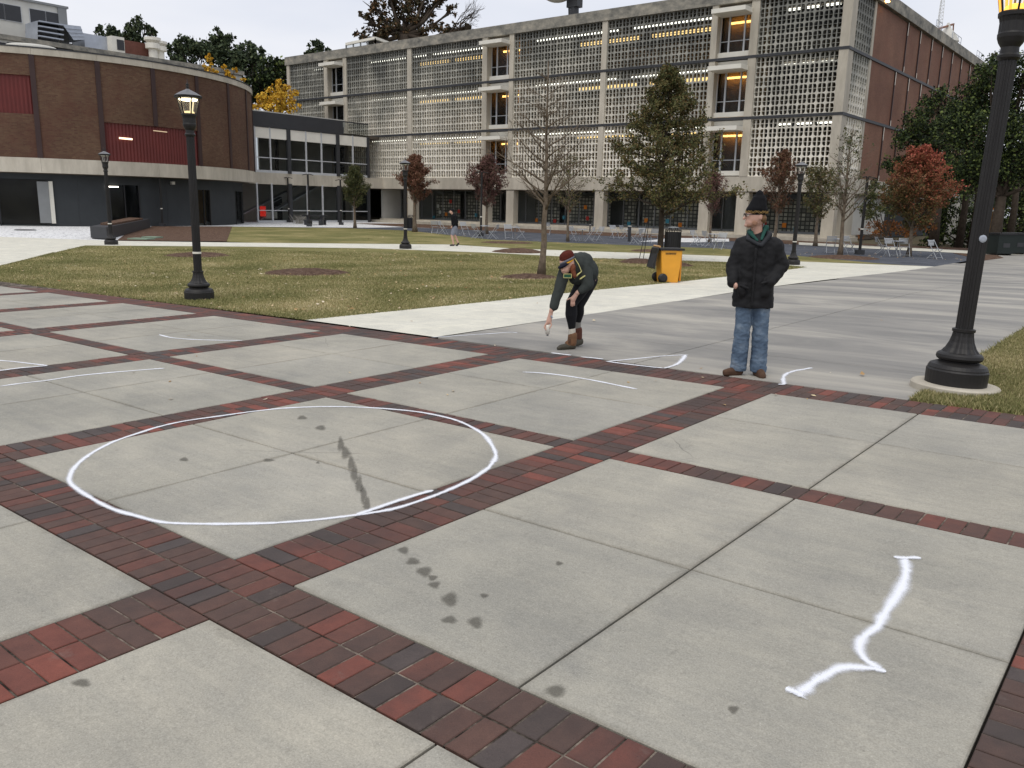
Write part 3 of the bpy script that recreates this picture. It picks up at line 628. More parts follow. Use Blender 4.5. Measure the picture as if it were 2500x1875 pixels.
# ground floor: plinth, recessed shopfront, notes and posters stuck to the glass
part(lib, 'plinth', MB().box(-66, -19.3, 58.5, 64, -.5, -.16).box(-66, -19.5, 59.6, 64, -.16, -.02), M['fcon'])
part(lib, 'ground_floor_slab', MB().box(-80, -19.9, 64, 74, -.4, -.05), M['dark'])
part(lib, 'shopfront_glass', MB().box(-66, -20.5, 62.6, 62.62, 0.0, 2.9), M['glass'])
part(lib, 'ground_back_wall', MB().box(-66, -20.5, 64.3, 64.5, -.05, 2.9).box(-20.5, -20.4, 62.6, 74, -.05, 2.9).box(-66.2, -66, 60, 74, -.05, 2.9), M['offwhite'])
x = -65.9
while x < -20.6:
    part(lib, 'mullion', MB().box(x, x+.07, 62.5, 62.6, -.02, 2.9), M['greyframe']); x += 1.52
part(lib, 'kick_rail', MB().box(-66, -20.5, 62.5, 62.59, -.02, .12), M['greyframe'])
ft = NT('pasted_notes'); vv = ft.N.new('ShaderNodeTexBrick'); vv.inputs['Scale'].default_value = 1; vv.inputs['Brick Width'].default_value = .34; vv.inputs['Row Height'].default_value = .30; vv.inputs['Mortar Size'].default_value = .05; vv.offset = 0
vv.inputs['Color1'].default_value = lin((84, 86, 80))+(1,); vv.inputs['Color2'].default_value = lin((152, 152, 138))+(1,); vv.inputs['Mortar'].default_value = lin((58, 60, 56))+(1,)
sx_ = ft.N.new('ShaderNodeSeparateXYZ'); cx_ = ft.N.new('ShaderNodeCombineXYZ'); ft.L.new(ft.pos, sx_.inputs[0]); ft.L.new(sx_.outputs[0], cx_.inputs[0]); ft.L.new(sx_.outputs[2], cx_.inputs[1]); ft.L.new(cx_.outputs[0], vv.inputs['Vector'])
ft.col(vv.outputs[0]); M['notes'] = ft.m
for a, c in ((-60.7, -57.4), (-56.6, -52.3), (-48.0, -45.2), (-44.4, -39.8), (-38.4, -37.3), (-36.6, -30.3), (-25.9, -21.0)):
    part(lib, 'note_board', MB().box(a, c, 62.55, 62.57, .12, 2.5), M['notes'])
for cn, rgb in (('orange', (206, 122, 44)), ('blue', (74, 140, 158)), ('red', (176, 60, 52)), ('white', (176, 180, 170))): M['p_'+cn] = basic(cn+'_poster', rgb, .8, .06)
for px, py, cn in [(941,525,'orange'),(1090,523,'orange'),(1101,492,'red'),(1075,518,'white'),(1060,531,'blue'),(1070,503,'white'),(1163,525,'blue'),(1121,516,'red'),(1311,538,'orange'),(1378,531,'blue'),(1355,540,'red'),(1391,514,'red'),(1430,506,'orange'),(1435,533,'red'),(1474,541,'orange'),(1536,546,'blue'),(1578,538,'orange'),(1661,549,'orange'),(1867,547,'red'),(1915,550,'orange'),(1943,560,'blue'),(1630,540,'blue')]:
    p = onY(px, py, 62.56); part(lib, 'poster', MB().box(p[0]-.16, p[0]+.16, 62.50, 62.52, p[2]-.17, p[2]+.17), M['p_'+cn])
part(lib, 'orange_panel', MB().box(-65.1, -64.3, 62.3, 62.4, 1.6, 2.6).box(-64.9, -64.35, 62.35, 62.45, 0, 1.5), M['tanroom'])
# entrance doors by the pillar behind the standing man
for x0 in (-28.1, -26.9):
    d = part(lib, 'entrance_door', MB().box(x0, x0+.09, 62.3, 62.4, -.02, 2.2).box(x0+1.0, x0+1.09, 62.3, 62.4, -.02, 2.2).box(x0+.09, x0+1.0, 62.3, 62.4, 2.1, 2.2).box(x0+.09, x0+1.0, 62.3, 62.4, .95, 1.03).box(x0+.09, x0+1.0, 62.3, 62.4, -.02, .12), M['frame'])
# brick flank wall
def uvbox(root, name, quads, mat):
    v = []; f = []; uv = []
    for q, st_ in quads:
        n = len(v); v += q; f.append((n, n+1, n+2, n+3)); uv += st_
    o = mesh_obj(name, v, f, mat, root, False, uv); o.location = tuple(-x for x in root.location); return o
for z0, z1 in ((4.02, 8.02), (8.21, 12.2), (12.39, 16.05)):
    uvbox(lib, 'brick_wall', [([(SXW-.03, 64.45, z0), (SXW-.03, 104.6, z0), (SXW-.03, 104.6, z1), (SXW-.03, 64.45, z1)], [(0, z0), (40.15, z0), (40.15, z1), (0, z1)])], M['sidebrick'])
part(lib, 'rear_wall', MB().box(-80.6, SXW-.05, 104.6, 104.8, -.4, 16.05), M['offwhite'])
part(lib, 'flank_lower_wall', MB().box(SXW-1.2, SXW-1.0, 64.5, 104.5, -.4, 2.9), M['charcoal'])
for row, (z0, z1, ys_) in enumerate(((12.39, 16.0, [72.3+3.76*i for i in range(9)]), (8.21, 12.15, [70.4+3.76*i for i in range(9)]), (4.02, 7.98, [68.9+3.76*i for i in range(9)]))):
    for y in ys_:
        r_ = part(lib, 'wall_rib', MB().box(SXW-.03, SXW+.07, y-.05, y+.05, z0, z1), M['darkstrip'])
        for za, zb in ((z1-.95, z1), (z0, z0+.4)): part(lib, 'rib_flashing', MB().box(SXW+.07, SXW+.085, y-.05, y+.05, za, zb), M['whitep'], parent=r_)
# things standing on the library roof
ph = thing('roof_penthouse', 'low glazed penthouse with white roof edge on the library roof', 'penthouse', tuple(PT(880, 118, 92)))
pl = ph.location
part(ph, 'penthouse_frame', MB().box(pl.x-3.2, pl.x+3.4, 70, 75, 15.9, 17.1).box(pl.x-3.2, pl.x+3.4, 70, 70.1, 18.2, 18.3), M['charcoal2'])
A_ = PT(845, 108, 90); B_ = PT(916, 93, 88); C_ = PT(952, 106, 92)
m = MB()
for (p, q) in ((A_, B_), (B_, C_)):
    m.bar(p, q, .25, .25)
    m.bar(p-np.array([0, 0, 1.15]), q-np.array([0, 0, 1.15]), .12, .12)
part(ph, 'roof_edge', m, M['whitep'])
m = MB(); g2 = MB()
for (p, q, n_) in ((A_, B_, 4), (B_, C_, 1)):
    for i in range(n_+1):
        r = p+(q-p)*i/n_; part(ph, 'mullion', MB().bar(r, r-np.array([0, 0, 1.5]), .12), M['greyframe'])
    g2.add([p, q, q-np.array([0, 0, 1.6]), p-np.array([0, 0, 1.6])], [(0, 1, 2, 3)])
part(ph, 'pane', g2, M['glass'])
ds = thing('satellite_dish', 'large pale satellite dish on a dark pedestal on the library roof', 'satellite dish', (-46.0, 62.0, 16.9))
dz_ = onY(1402, 30, 62.0); ds.location = (dz_[0], 62.0, 16.9)
m = MB().tube([(0, 0, 0), (0, 0, 1.2)], [.42, .38], 12).box(-.55, .55, -.4, .4, 1.2, 1.9).bar((-.75, .2, 1.9), (-.55, .1, 0), .1); m.build('pedestal', M['charcoal2'], ds)
pr = [(.05+1.9*math.sin(t), 1.9*(1-math.cos(t))) for t in [i*.14 for i in range(10)]]
m = MB().lathe(pr, 28); o = m.build('dish', M['offwhite'], ds, True); o.location = (-.4, -.2, 1.95); o.rotation_euler = (rad(18), rad(-28), 0)
fl = thing('floodlight', 'glowing orange floodlight at the corner of the brick wall parapet', 'floodlight', tuple(onX(2166, 4, SXW+.35)))
MB().box(-.16, .16, -.2, .2, .05, .2).box(-.4, -.1, -.03, .03, .1, .16).build('housing', M['iron'], fl); MB().box(-.14, .14, -.17, .17, -.02, .05).build('lamp', glow('floodlight_lamp', (1, .55, .18), 12), fl)
def rail(px0, px1, label):
    a = onX(px0, 0, SXW-.3)[1]; c = onX(px1, 0, SXW-.3)[1]; r = thing('roof_railing', label, 'railing', (SXW-.3, a, 16.9)); m = MB(); n = max(2, round((c-a)/1.3))
    for i in range(n+1): MB().tube([(0, (c-a)*i/n, 0), (0, (c-a)*i/n, 1.0)], .025, 5).build('post', M['metal'], r)
    MB().tube([(0, 0, 1.0), (0, c-a, 1.0)], .025, 5).tube([(0, 0, .55), (0, c-a, .55)], .02, 5).build('rail', M['metal'], r)
rail(2336, 2359, 'grey pipe railing on the brick wall roof behind the hoist'); rail(2293, 2308, 'short pipe railing on the brick wall roof left of the hoist'); rail(2402, 2420, 'pipe railing at the far end of the brick wall roof')
hy = onX(2312, 70, SXW-1)[1]; h = thing('roof_hoist', 'small hoist with a rusty boom over a tarped bundle on the brick building roof', 'hoist', (SXW-1, hy, 16.9))
p0 = onX(2286, 72, SXW-1); p1 = onX(2328, 59, SXW-1); lo = np.array(h.location)
MB().bar(p0-lo, p1-lo, .16).bar(p1-lo, np.array(onX(2326, 90, SXW-1))-lo, .1).build('boom', basic('rusty_steel', (150, 110, 90), .8, .3), h)
m = MB(); ico = [(.9, 0), (1.1, .35), (.8, .9), (.3, 1.5), (.08, 2.0)]; m.lathe(ico, 7).build('bundle', M['offwhite'], h).location = (0, hy*0+.3, 0)
mt = thing('antenna_mast', 'thin pale lattice antenna mast against the sky behind the brick wall', 'mast', tuple(PT(2290, 90, 160))); m = MB(); H_ = 7.5; q = .55
tri = lambda z, s: [(s*math.cos(a), s*math.sin(a), z) for a in (0, 2.09, 4.19)]
for i in range(12):
    z0, z1 = H_*i/12, H_*(i+1)/12; s0 = q*(1-.25*i/12) if i < 10 else q*.75*(12-i)/2.2+.03; s1 = q*(1-.25*(i+1)/12) if i+1 < 10 else q*.75*(12-i-1)/2.2+.03
    a = tri(z0, s0); c = tri(z1, s1)
    for j in range(3): m.bar(a[j], c[j], .05); m.bar(a[j], c[(j+1) % 3], .035); m.bar(c[j], c[(j+1) % 3], .03)
m.build('lattice', M['offwhite'], mt); MB().tube([(0, 0, H_), (0, 0, H_+1.2)], .03, 5).build('spike', M['metal'], mt)
# ---------------------------------------------------------------- round drum building
DX, DY, DR = -71.2, 29.85, 15.3
def dang(px, py, r=DR):
    d = ray(px, py); a = d[0]**2+d[1]**2; b_ = -2*(d[0]*DX+d[1]*DY); c_ = DX*DX+DY*DY-r*r; D = b_*b_-4*a*c_
    if D < 0: return None
    t_ = (-b_-math.sqrt(D))/2/a; return math.degrees(math.atan2(d[1]*t_-DY, d[0]*t_-DX))
drum = thing('round_brick_building', 'round brick drum building with tan panels, red insets and a pale concrete belt', 'building', (DX, DY, -.4))
def arc(a0, a1, r0, r1, z0, z1, step=2.0, uvs=False):
    m = MB(); n = max(1, math.ceil(abs(a1-a0)/step)); v = []; f = []; uv = []
    for i in range(n+1):
        a = rad(a0+(a1-a0)*i/n); c_, s_ = math.cos(a), math.sin(a)
        v += [(r1*c_, r1*s_, z0+.4), (r1*c_, r1*s_, z1+.4), (r0*c_, r0*s_, z0+.4), (r0*c_, r0*s_, z1+.4)]
    for i in range(n):
        k_ = 4*i; q = 4*(i+1)
        f += [(k_, q, q+1, k_+1), (k_+1, q+1, q+3, k_+3), (k_+3, q+3, q+2, k_+2), (k_+2, q+2, q, k_)]
        u0 = rad(a0+(a1-a0)*i/n)*r1; u1 = rad(a0+(a1-a0)*(i+1)/n)*r1
        uv += [(u0, z0), (u1, z0), (u1, z1), (u0, z1)]+[(u0, z1), (u1, z1), (u1, z1+.3), (u0, z1+.3)]+[(u0, z0), (u1, z0), (u1, z0), (u0, z0)]+[(u0, z0), (u1, z0), (u1, z0), (u0, z0)]
    f += [(0, 1, 3, 2), (4*n+1, 4*n, 4*n+2, 4*n+3)]; uv += [(0, 0), (0, 1), (1, 1), (1, 0)]*2
    m.v = v; m.f = f; m.uv = uv; return m
def dpart(name, m, mat, parent=None): return mesh_obj(name, m.v, m.f, mat, parent or drum, False, m.uv)
RIBS = [-65.2, -51.8, -38.4, -25, -11.3, 2.0, 15.3, 28.8, 42.3, 55.8, 69.3, 82.8]
for i in range(len(RIBS)-1):
    a0, a1 = RIBS[i], RIBS[i+1]
    if i == 2: segs = [(3.85, 6.48), (8.77, 10.0)]
    elif i in (4, 5): segs = [(6.28, 10.0)]
    else: segs = [(3.85, 10.0)]
    for z0, z1 in segs: dpart('brick_panel', arc(a0, a1, DR-.3, DR, z0, z1), M['drumbrick'])
    dpart('concrete_belt', arc(a0+.02, a1-.02, DR-1.6, DR+.06, 2.95, 3.85), M['fcon'])
    dpart('concrete_cap', arc(a0+.02, a1-.02, DR-.6, DR+.1, 10.0, 10.38), M['fcon'])
    rb = (6.28 if i == 5 else 3.85)
    dpart('wall_rib', arc(a0-.55, a0+.55, DR-.05, DR+.07, rb, 10.0), M['darkstrip'])
dpart('brick_panel', arc(82.8, 294, DR-.3, DR, 2.95, 10.0, 4), M['drumbrick'])
dpart('metal_coping', arc(0, 360, DR-.6, DR+.13, 10.38, 10.46, 3), M['charcoal2'])
m = MB().lathe([(DR-.5, 10.5), (DR-.5, 10.62)], 48); m.build('roof', M['rooflight'], drum)
def corr(a0, a1, z0, z1, nm):
    m = MB(); n = int((a1-a0)/.42); v = []; f = []; uv = []
    for i in range(n+1):
        a = rad(a0+(a1-a0)*i/n); r = DR-.14+(.05 if i % 2 else 0); v += [(r*math.cos(a), r*math.sin(a), z0+.4), (r*math.cos(a), r*math.sin(a), z1+.4)]
    m.v = v; m.f = [(2*i, 2*i+2, 2*i+3, 2*i+1) for i in range(n)]; return m.build(nm, M['redpanel'], drum)
corr(-38.4, -25, 6.48, 8.77, 'red_panel'); corr(-11.3, 15.3, 3.86, 6.28, 'red_panel')
for nm, (px, py, w) in {'a': (308, 340, .42), 'b': (392, 317, .5)}.items():  # reflections of lights in the red panels, drawn as small glowing strips
    a = rad(dang(px, py)); z = 5.35 if nm == 'a' else 6.0
    c_ = Vector((math.cos(a), math.sin(a), 0)); t_ = Vector((-c_.y, c_.x, 0)); p = c_*(DR-.05); o = MB().bar(p-t_*w+Vector((0, 0, z+.4)), p+t_*w+Vector((0, 0, z+.38)), .05, .05 if nm == 'b' else .11).build('strip_light_or_glint', glow('reflected_strip_'+nm, (1, .75, .5), 2.5 if nm == 'a' else .7), drum)
RL = DR-1.0
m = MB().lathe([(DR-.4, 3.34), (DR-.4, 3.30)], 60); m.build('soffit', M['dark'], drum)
def da(px): return dang(px, 500, RL)
ops = [(None, da(93), 2.6, 'dark'), (da(268), da(343), 2.35, 'win'), (da(482), da(514), 2.2, 'lit'), (da(575), 52, 2.2, 'door')]
cur = -66
ops[0] = (-47, da(122), 2.55, 'dark')
for a0, a1, top, kd in ops:
    dpart('render_wall', arc(cur, a0, RL-.15, RL, -.45, 2.95), M['charcoal'])
    dpart('lintel', arc(a0, a1, RL-.15, RL, top, 2.95), M['charcoal'])
    fr = dpart('opening_frame', arc(a0, a0+.35, RL-.1, RL+.03, -.4, top), M['black']); dpart('opening_frame', arc(a1-.35, a1, RL-.1, RL+.03, -.4, top), M['black'])
    dpart('pane', arc(a0+.35, a1-.35, RL-.12, RL-.10, -.4, top), M['glass'])
    if kd != 'door': dpart('mullion', arc((a0+a1)/2-.12, (a0+a1)/2+.12, RL-.1, RL, -.4, top), M['black'])
    if kd == 'lit': dpart('room_wall', arc(a0-2, a1+2, RL-1.6, RL-1.5, -.4, 2.8), glow('glowing_room_wall', (.50, .36, .18), .55))  # light of the room put into the back wall as its own glow
    else: dpart('room_wall', arc(a0-2, a1+2, RL-3.2, RL-3, -.4, 2.8), M['dark'] if kd != 'door' else M['tanroom'])
    cur = a1
dpart('render_wall', arc(cur, 294, RL-.15, RL, -.45, 2.95, 4), M['charcoal'])
for px in (192, 408): a = da(px); dpart('wall_joint', arc(a-.04, a+.04, RL, RL+.012, -.4, 2.95), M['charcoal2'])
dpart('door_leaf', arc(da(95), da(131), RL+.02, RL+.10, -.2, 2.42), M['greyframe'])
a = rad(da(128)); c_ = Vector((math.cos(a), math.sin(a), 0)); MB().box(-.07, .07, -.1, .1, .18, 2.85).build('door_edge', M['whitep'], drum).location = c_*(RL+.12)
for px, zz in ((276, 2.25), ):
    a = rad(da(px)); t_ = Vector((-math.sin(a), math.cos(a), 0)); p = Vector((math.cos(a), math.sin(a), 0))*(RL+.06)
    MB().bar(p-t_*.4+Vector((0, 0, 2.62)), p+t_*.4+Vector((0, 0, 2.62)), .09, .07).build('strip_light_or_glint', glow('soffit_strip', (1, .93, .8), 5), drum)
a = rad(dang(418, 437, RL)); MB().box(-.12, .12, -.12, .12, 2.9, 3.1).build('camera_dome', M['offwhite'], drum).location = Vector((math.cos(a), math.sin(a), 0))*(RL+.12)
m = MB().lathe([(1.9, 0), (1.9, .3), (1.75, .42), (.6, .5)], 28); vt = thing('roof_vent', 'low round pale vent cap above the drum edge at the left', 'vent', tuple(PT(78, 128, 66))); m.build('cap', M['offwhite'], vt, True)
# ---------------------------------------------------------------- glazed link between drum and library
LX = -65.2
lk = thing('glazed_link', 'two storey glazed link with white spandrels and dark parapet beside the round drum', 'building', (LX, 52, -.4))
Yp = lambda px, py: float(onX(px, py, LX)[1]); Zp = lambda px, py: float(onX(px, py, LX)[2])
y0, y1 = Yp(621, 380), Yp(899, 400)
ZB, ZT = 3.05, 3.95; zt = Zp(625, 308); zs = Zp(625, 335.5); zpz = Zp(625, 271)
y0 -= 3; ye_ = [Yp(p, 370) for p in (623, 659.7, 704)]
part(lk, 'concrete_beam', MB().box(LX-.6, LX+.05, y0, FY, ZB-.1, ZT), M['fcon'])
part(lk, 'parapet_cladding', MB().box(LX-.5, LX+.12, y0, y1-3.2, zt, zpz), M['charcoal2'])
part(lk, 'glass_balustrade', MB().box(LX+.02, LX+.05, y1-3.2, y1, zt, zpz-.1), M['glass'])
part(lk, 'balustrade_rail', MB().box(LX, LX+.08, y1-3.2, y1, zpz-.1, zpz), M['charcoal2'])
part(lk, 'roof_slab', MB().box(LX-8, LX-.5, y0, FY, zt-.1, zt+.2), M['dark']); part(lk, 'roof_kerb', MB().box(LX-3, LX-2.2, y0, FY-3, zpz-.3, zpz+.35), M['offwhite'])
part(lk, 'floor_slab', MB().box(LX-8, LX-.6, y0, FY, ZB, ZB+.3), M['dark']); part(lk, 'back_wall', MB().box(LX-8.2, LX-8, y0+9, FY, ZB+.3, zt), M['offwhite'])
part(lk, 'ground_back_wall', MB().box(LX-6.2, LX-6, ye_[1], FY-.3, -.4, ZB), M['offwhite']); part(lk, 'end_wall', MB().box(LX-6.2, LX-.7, y0-.2, y0, -.4, ZB).box(LX-6.4, LX-6.2, y0, ye_[1], -.4, ZB), M['dark'])
cols = [(623, 440, 'm'), (659.7, 440, 'm'), (700, 708, 'c'), (747, 0, 'm'), (784.5, 0, 'm'), (820, 827, 'c'), (861, 0, 'm'), (895, 900, 'c')]
for a, b_, kd in cols:
    ya = Yp(a, 370)
    if kd == 'c':
        yb_ = Yp(b_, 370); part(lk, 'steel_column', MB().box(LX-.1, LX+.16, ya, yb_, ZT, zt).box(LX-.1, LX+.16, ya, yb_, -.4, ZB), M['charcoal2'])
    else:
        part(lk, 'mullion', MB().box(LX-.06, LX+.06, ya-.07, ya+.07, ZT, zt).box(LX-.06, LX+.06, ya-.07, ya+.07, -.4, ZB), M['frame'])
ye = [Yp(p, 370) for p in (623, 659.7, 704, 747, 784.5, 823.5, 861, 897)]
for i in range(7):
    part(lk, 'spandrel_panel', MB().box(LX-.02, LX+.03, ye[i]+.07, ye[i+1]-.07, zs, zt-.04), M['whitep'])
    w = part(lk, 'window', MB().box(LX-.03, LX+.04, ye[i]+.07, ye[i+1]-.07, ZT, ZT+.22).box(LX-.03, LX+.04, ye[i]+.07, ye[i+1]-.07, ZT+1.25, ZT+1.33), M['frame'])
    part(lk, 'pane', MB().box(LX-.05, LX-.04, ye[i]+.05, ye[i+1]-.05, ZT, zs), M['glass'], parent=w)
    w = part(lk, 'window', MB().box(LX-.03, LX+.04, ye[i]+.07, ye[i+1]-.07, -.4, -.22).box(LX-.03, LX+.04, ye[i]+.07, ye[i+1]-.07, .62, .69), M['frame'])
    part(lk, 'pane', MB().box(LX-.05, LX-.04, ye[i]+.05, ye[i+1]-.05, -.4, ZB-.1), M['glass'], parent=w)
m = MB().bar((LX-2.2, ye[1], -.2), (LX-2.2, ye[5]-.3, ZB+.2), .1, .75, (1, 0, 0)).bar((LX-3.6, ye[0]-1, -.5), (LX-3.6, ye[4], ZB), .1, .6, (1, 0, 0)); part(lk, 'stair_stringer', m, M['frame'])
m = MB()
for i in range(12):
    t_ = i/11; m.box(LX-3.6, LX-2.2, ye[1]+(ye[5]-ye[1])*t_, ye[1]+(ye[5]-ye[1])*t_+.35, -.35+(ZB+.4)*t_, -.28+(ZB+.4)*t_)
part(lk, 'stair_tread', m, M['offwhite'])
m = MB().tube([(LX-2.1, ye[1], .9), (LX-2.1, ye[5]-.3, ZB+1.2)], .035, 5).tube([(LX-2.1, ye[1], .6), (LX-2.1, ye[5]-.3, ZB+.9)], .03, 5); part(lk, 'handrail', m, M['frame'])
part(lk, 'red_banner', MB().box(LX-1.4, LX-1.3, ye[0]+1.2, ye[0]+1.75, .1, 1.0), glow('red_banner_glow', (.75, .03, .02), .8))  # no lamp here: the red banner itself is made to glow
part(lk, 'white_counter', MB().box(LX-2, LX-1.6, ye[1]+.4, ye[2]-.3, -.1, .5), M['whitep'])
part(lk, 'inner_door', MB().box(LX-5.9, LX-5.8, ye[4]-1.5, ye[4]-.4, -.4, 1.9), M['black'])
# ---------------------------------------------------------------- flat-roofed hall and penthouse behind the drum
hb_ = thing('flat_roofed_hall', 'long cream flat-roofed hall behind the round drum', 'building', (-92, 20, -.4))
HX = -92; zt2 = float(onX(0, 83, HX)[2]); zt3 = float(onX(0, 95, HX)[2]); yr = float(onX(590, 177, HX)[1])
part(hb_, 'wall', MB().box(HX-10, HX, -30, yr, -.4, zt3), M['offwhite']); part(hb_, 'roof_coping', MB().box(HX-10.2, HX+.25, -30.2, yr+.2, zt3, zt2), M['parapet'])
for px in (12, 32, 128, 148, 166): 
    yy = float(onX(px, 118, HX)[1]); zz = float(onX(px, 114, HX)[2]); w = part(hb_, 'window', MB().box(HX, HX+.06, yy-.5, yy+.5, zz-.6, zz+.35), M['black'])
pb = thing('roof_plant_room', 'grey corrugated plant room with two dark window pairs above the drum', 'building', (-98, 30, 15))
PXX = -98.; yr2 = float(onX(163, 50, PXX)[1]); ztt = float(onX(163, 22, PXX)[2])
part(pb, 'wall', MB().box(PXX-8, PXX, -20, yr2, 14, ztt), M['offwhite']); part(pb, 'roof_edge', MB().box(PXX-8.3, PXX+.2, -20, yr2+.2, ztt, ztt+.22).box(PXX, PXX+.15, yr2-.9, yr2, 14, ztt), M['greyframe'])
for a, b_ in ((-30, 10), (12, 51), (73, 110), (112, 148)):
    ya, yb_ = float(onX(a, 40, PXX)[1]), float(onX(b_, 40, PXX)[1]); z_a, z_b = float(onX(100, 63, PXX)[2]), float(onX(100, 26, PXX)[2])
    w = part(pb, 'window', MB().box(PXX+.01, PXX+.07, ya-.06, yb_+.06, z_a-.06, z_b+.06), M['frame']); part(pb, 'pane', MB().box(PXX+.07, PXX+.09, ya, yb_, z_a, z_b), M['charcoal2'], parent=w)
lv = thing('louvred_intake', 'big galvanised louvred air intake on the hall roof', 'air intake', tuple(onX(150, 108, -95)))
lo = np.array(lv.location); q = lambda px, py, X=-95: onX(px, py, X)-lo
a, b_, c_, d_ = q(92, 50), q(152, 60), q(152, 108), q(92, 98); dep = np.array([3., 0, 0]); m = MB().add([a, b_, c_, d_, a-dep, b_-dep, c_-dep, d_-dep], [(4, 5, 6, 7), (0, 4, 5, 1), (3, 2, 6, 7), (0, 3, 7, 4)]); m.build('box', M['metal'], lv)
for i in range(4):
    t0 = (i+.15)/4; p = a+(d_-a)*t0; r = b_+(c_-b_)*t0; MB().bar(p+np.array([.1, 0, 0]), r+np.array([.1, 0, 0]), .5, .12, (0, 0, 1)).build('louvre', M['metal'], lv)
MB().add([a*.98+c_*.02-dep*.3, b_-dep*.3, c_-dep*.3, d_-dep*.3], [(0, 1, 2, 3)]).build('dark_mouth', M['black'], lv)
a, b_, c_, d_ = q(152, 59), q(197, 64), q(208, 97), q(180, 98); m = MB().add([a, b_, c_, d_, a-dep, b_-dep, c_-dep, d_-dep], [(0, 3, 2, 1), (0, 1, 5, 4), (1, 2, 6, 5), (4, 5, 6, 7)])
for i in range(1, 4):
    t0 = i/4; m.bar(a+(d_-a)*t0+[.05, 0, 0], b_+(c_-b_)*t0+[.05, 0, 0], .07)
m.build('hood', M['metal'], lv)
def rooftop(name, label, cat, px0, px1, py0, py1, X, mat, depth=3.):
    a = onX(px0, py1, X); b_ = onX(px1, py0, X); t = thing(name, label, cat, (X, (a[1]+b_[1])/2, a[2])); w = abs(b_[1]-a[1])/2; h_ = b_[2]-a[2]; MB().box(-depth, 0, -w, w, -1.5, h_).build('casing', M[mat] if isinstance(mat, str) else mat, t); return t, w, h_
rooftop('low_duct', 'low grey duct between the louvred intake and the small roof box', 'duct', 208, 272, 92, 120, -96, 'metal')
t_, w, h_ = rooftop('roof_fan_box', 'small white framed fan box on the hall roof', 'fan box', 274, 303, 92, 124, -95, 'whitep', 2); MB().box(0.01, .06, -w*.2, w*.9, .2, h_-.3).build('grille', M['charcoal2'], t_)
rooftop('brick_bulkhead', 'low dark red brick bulkhead on the hall roof', 'bulkhead', 303, 368, 108, 138, -96, basic('bulkhead_brick', (110, 72, 62), .9, .15), 4)
for i, (p_, q_, r_) in enumerate(((375, 93, .9), (392, 102, .8))):
    a = onX(p_, 140, -95); t = thing('vent_stack', '%s of the two fat white vent stacks on the hall roof' % ('left and taller' if i == 0 else 'right and shorter'), 'vent stack', (a[0], a[1], a[2]-1)); top = float(onX(p_, q_, -95)[2])-t.location.z
    MB().lathe([(r_*.55, 0), (r_*.55, top*.6), (r_*.9, top*.62), (r_*.9, top*.8), (r_*.6, top*.82), (r_, top*.9), (r_, top)], 14).build('stack', M['whitep'], t)
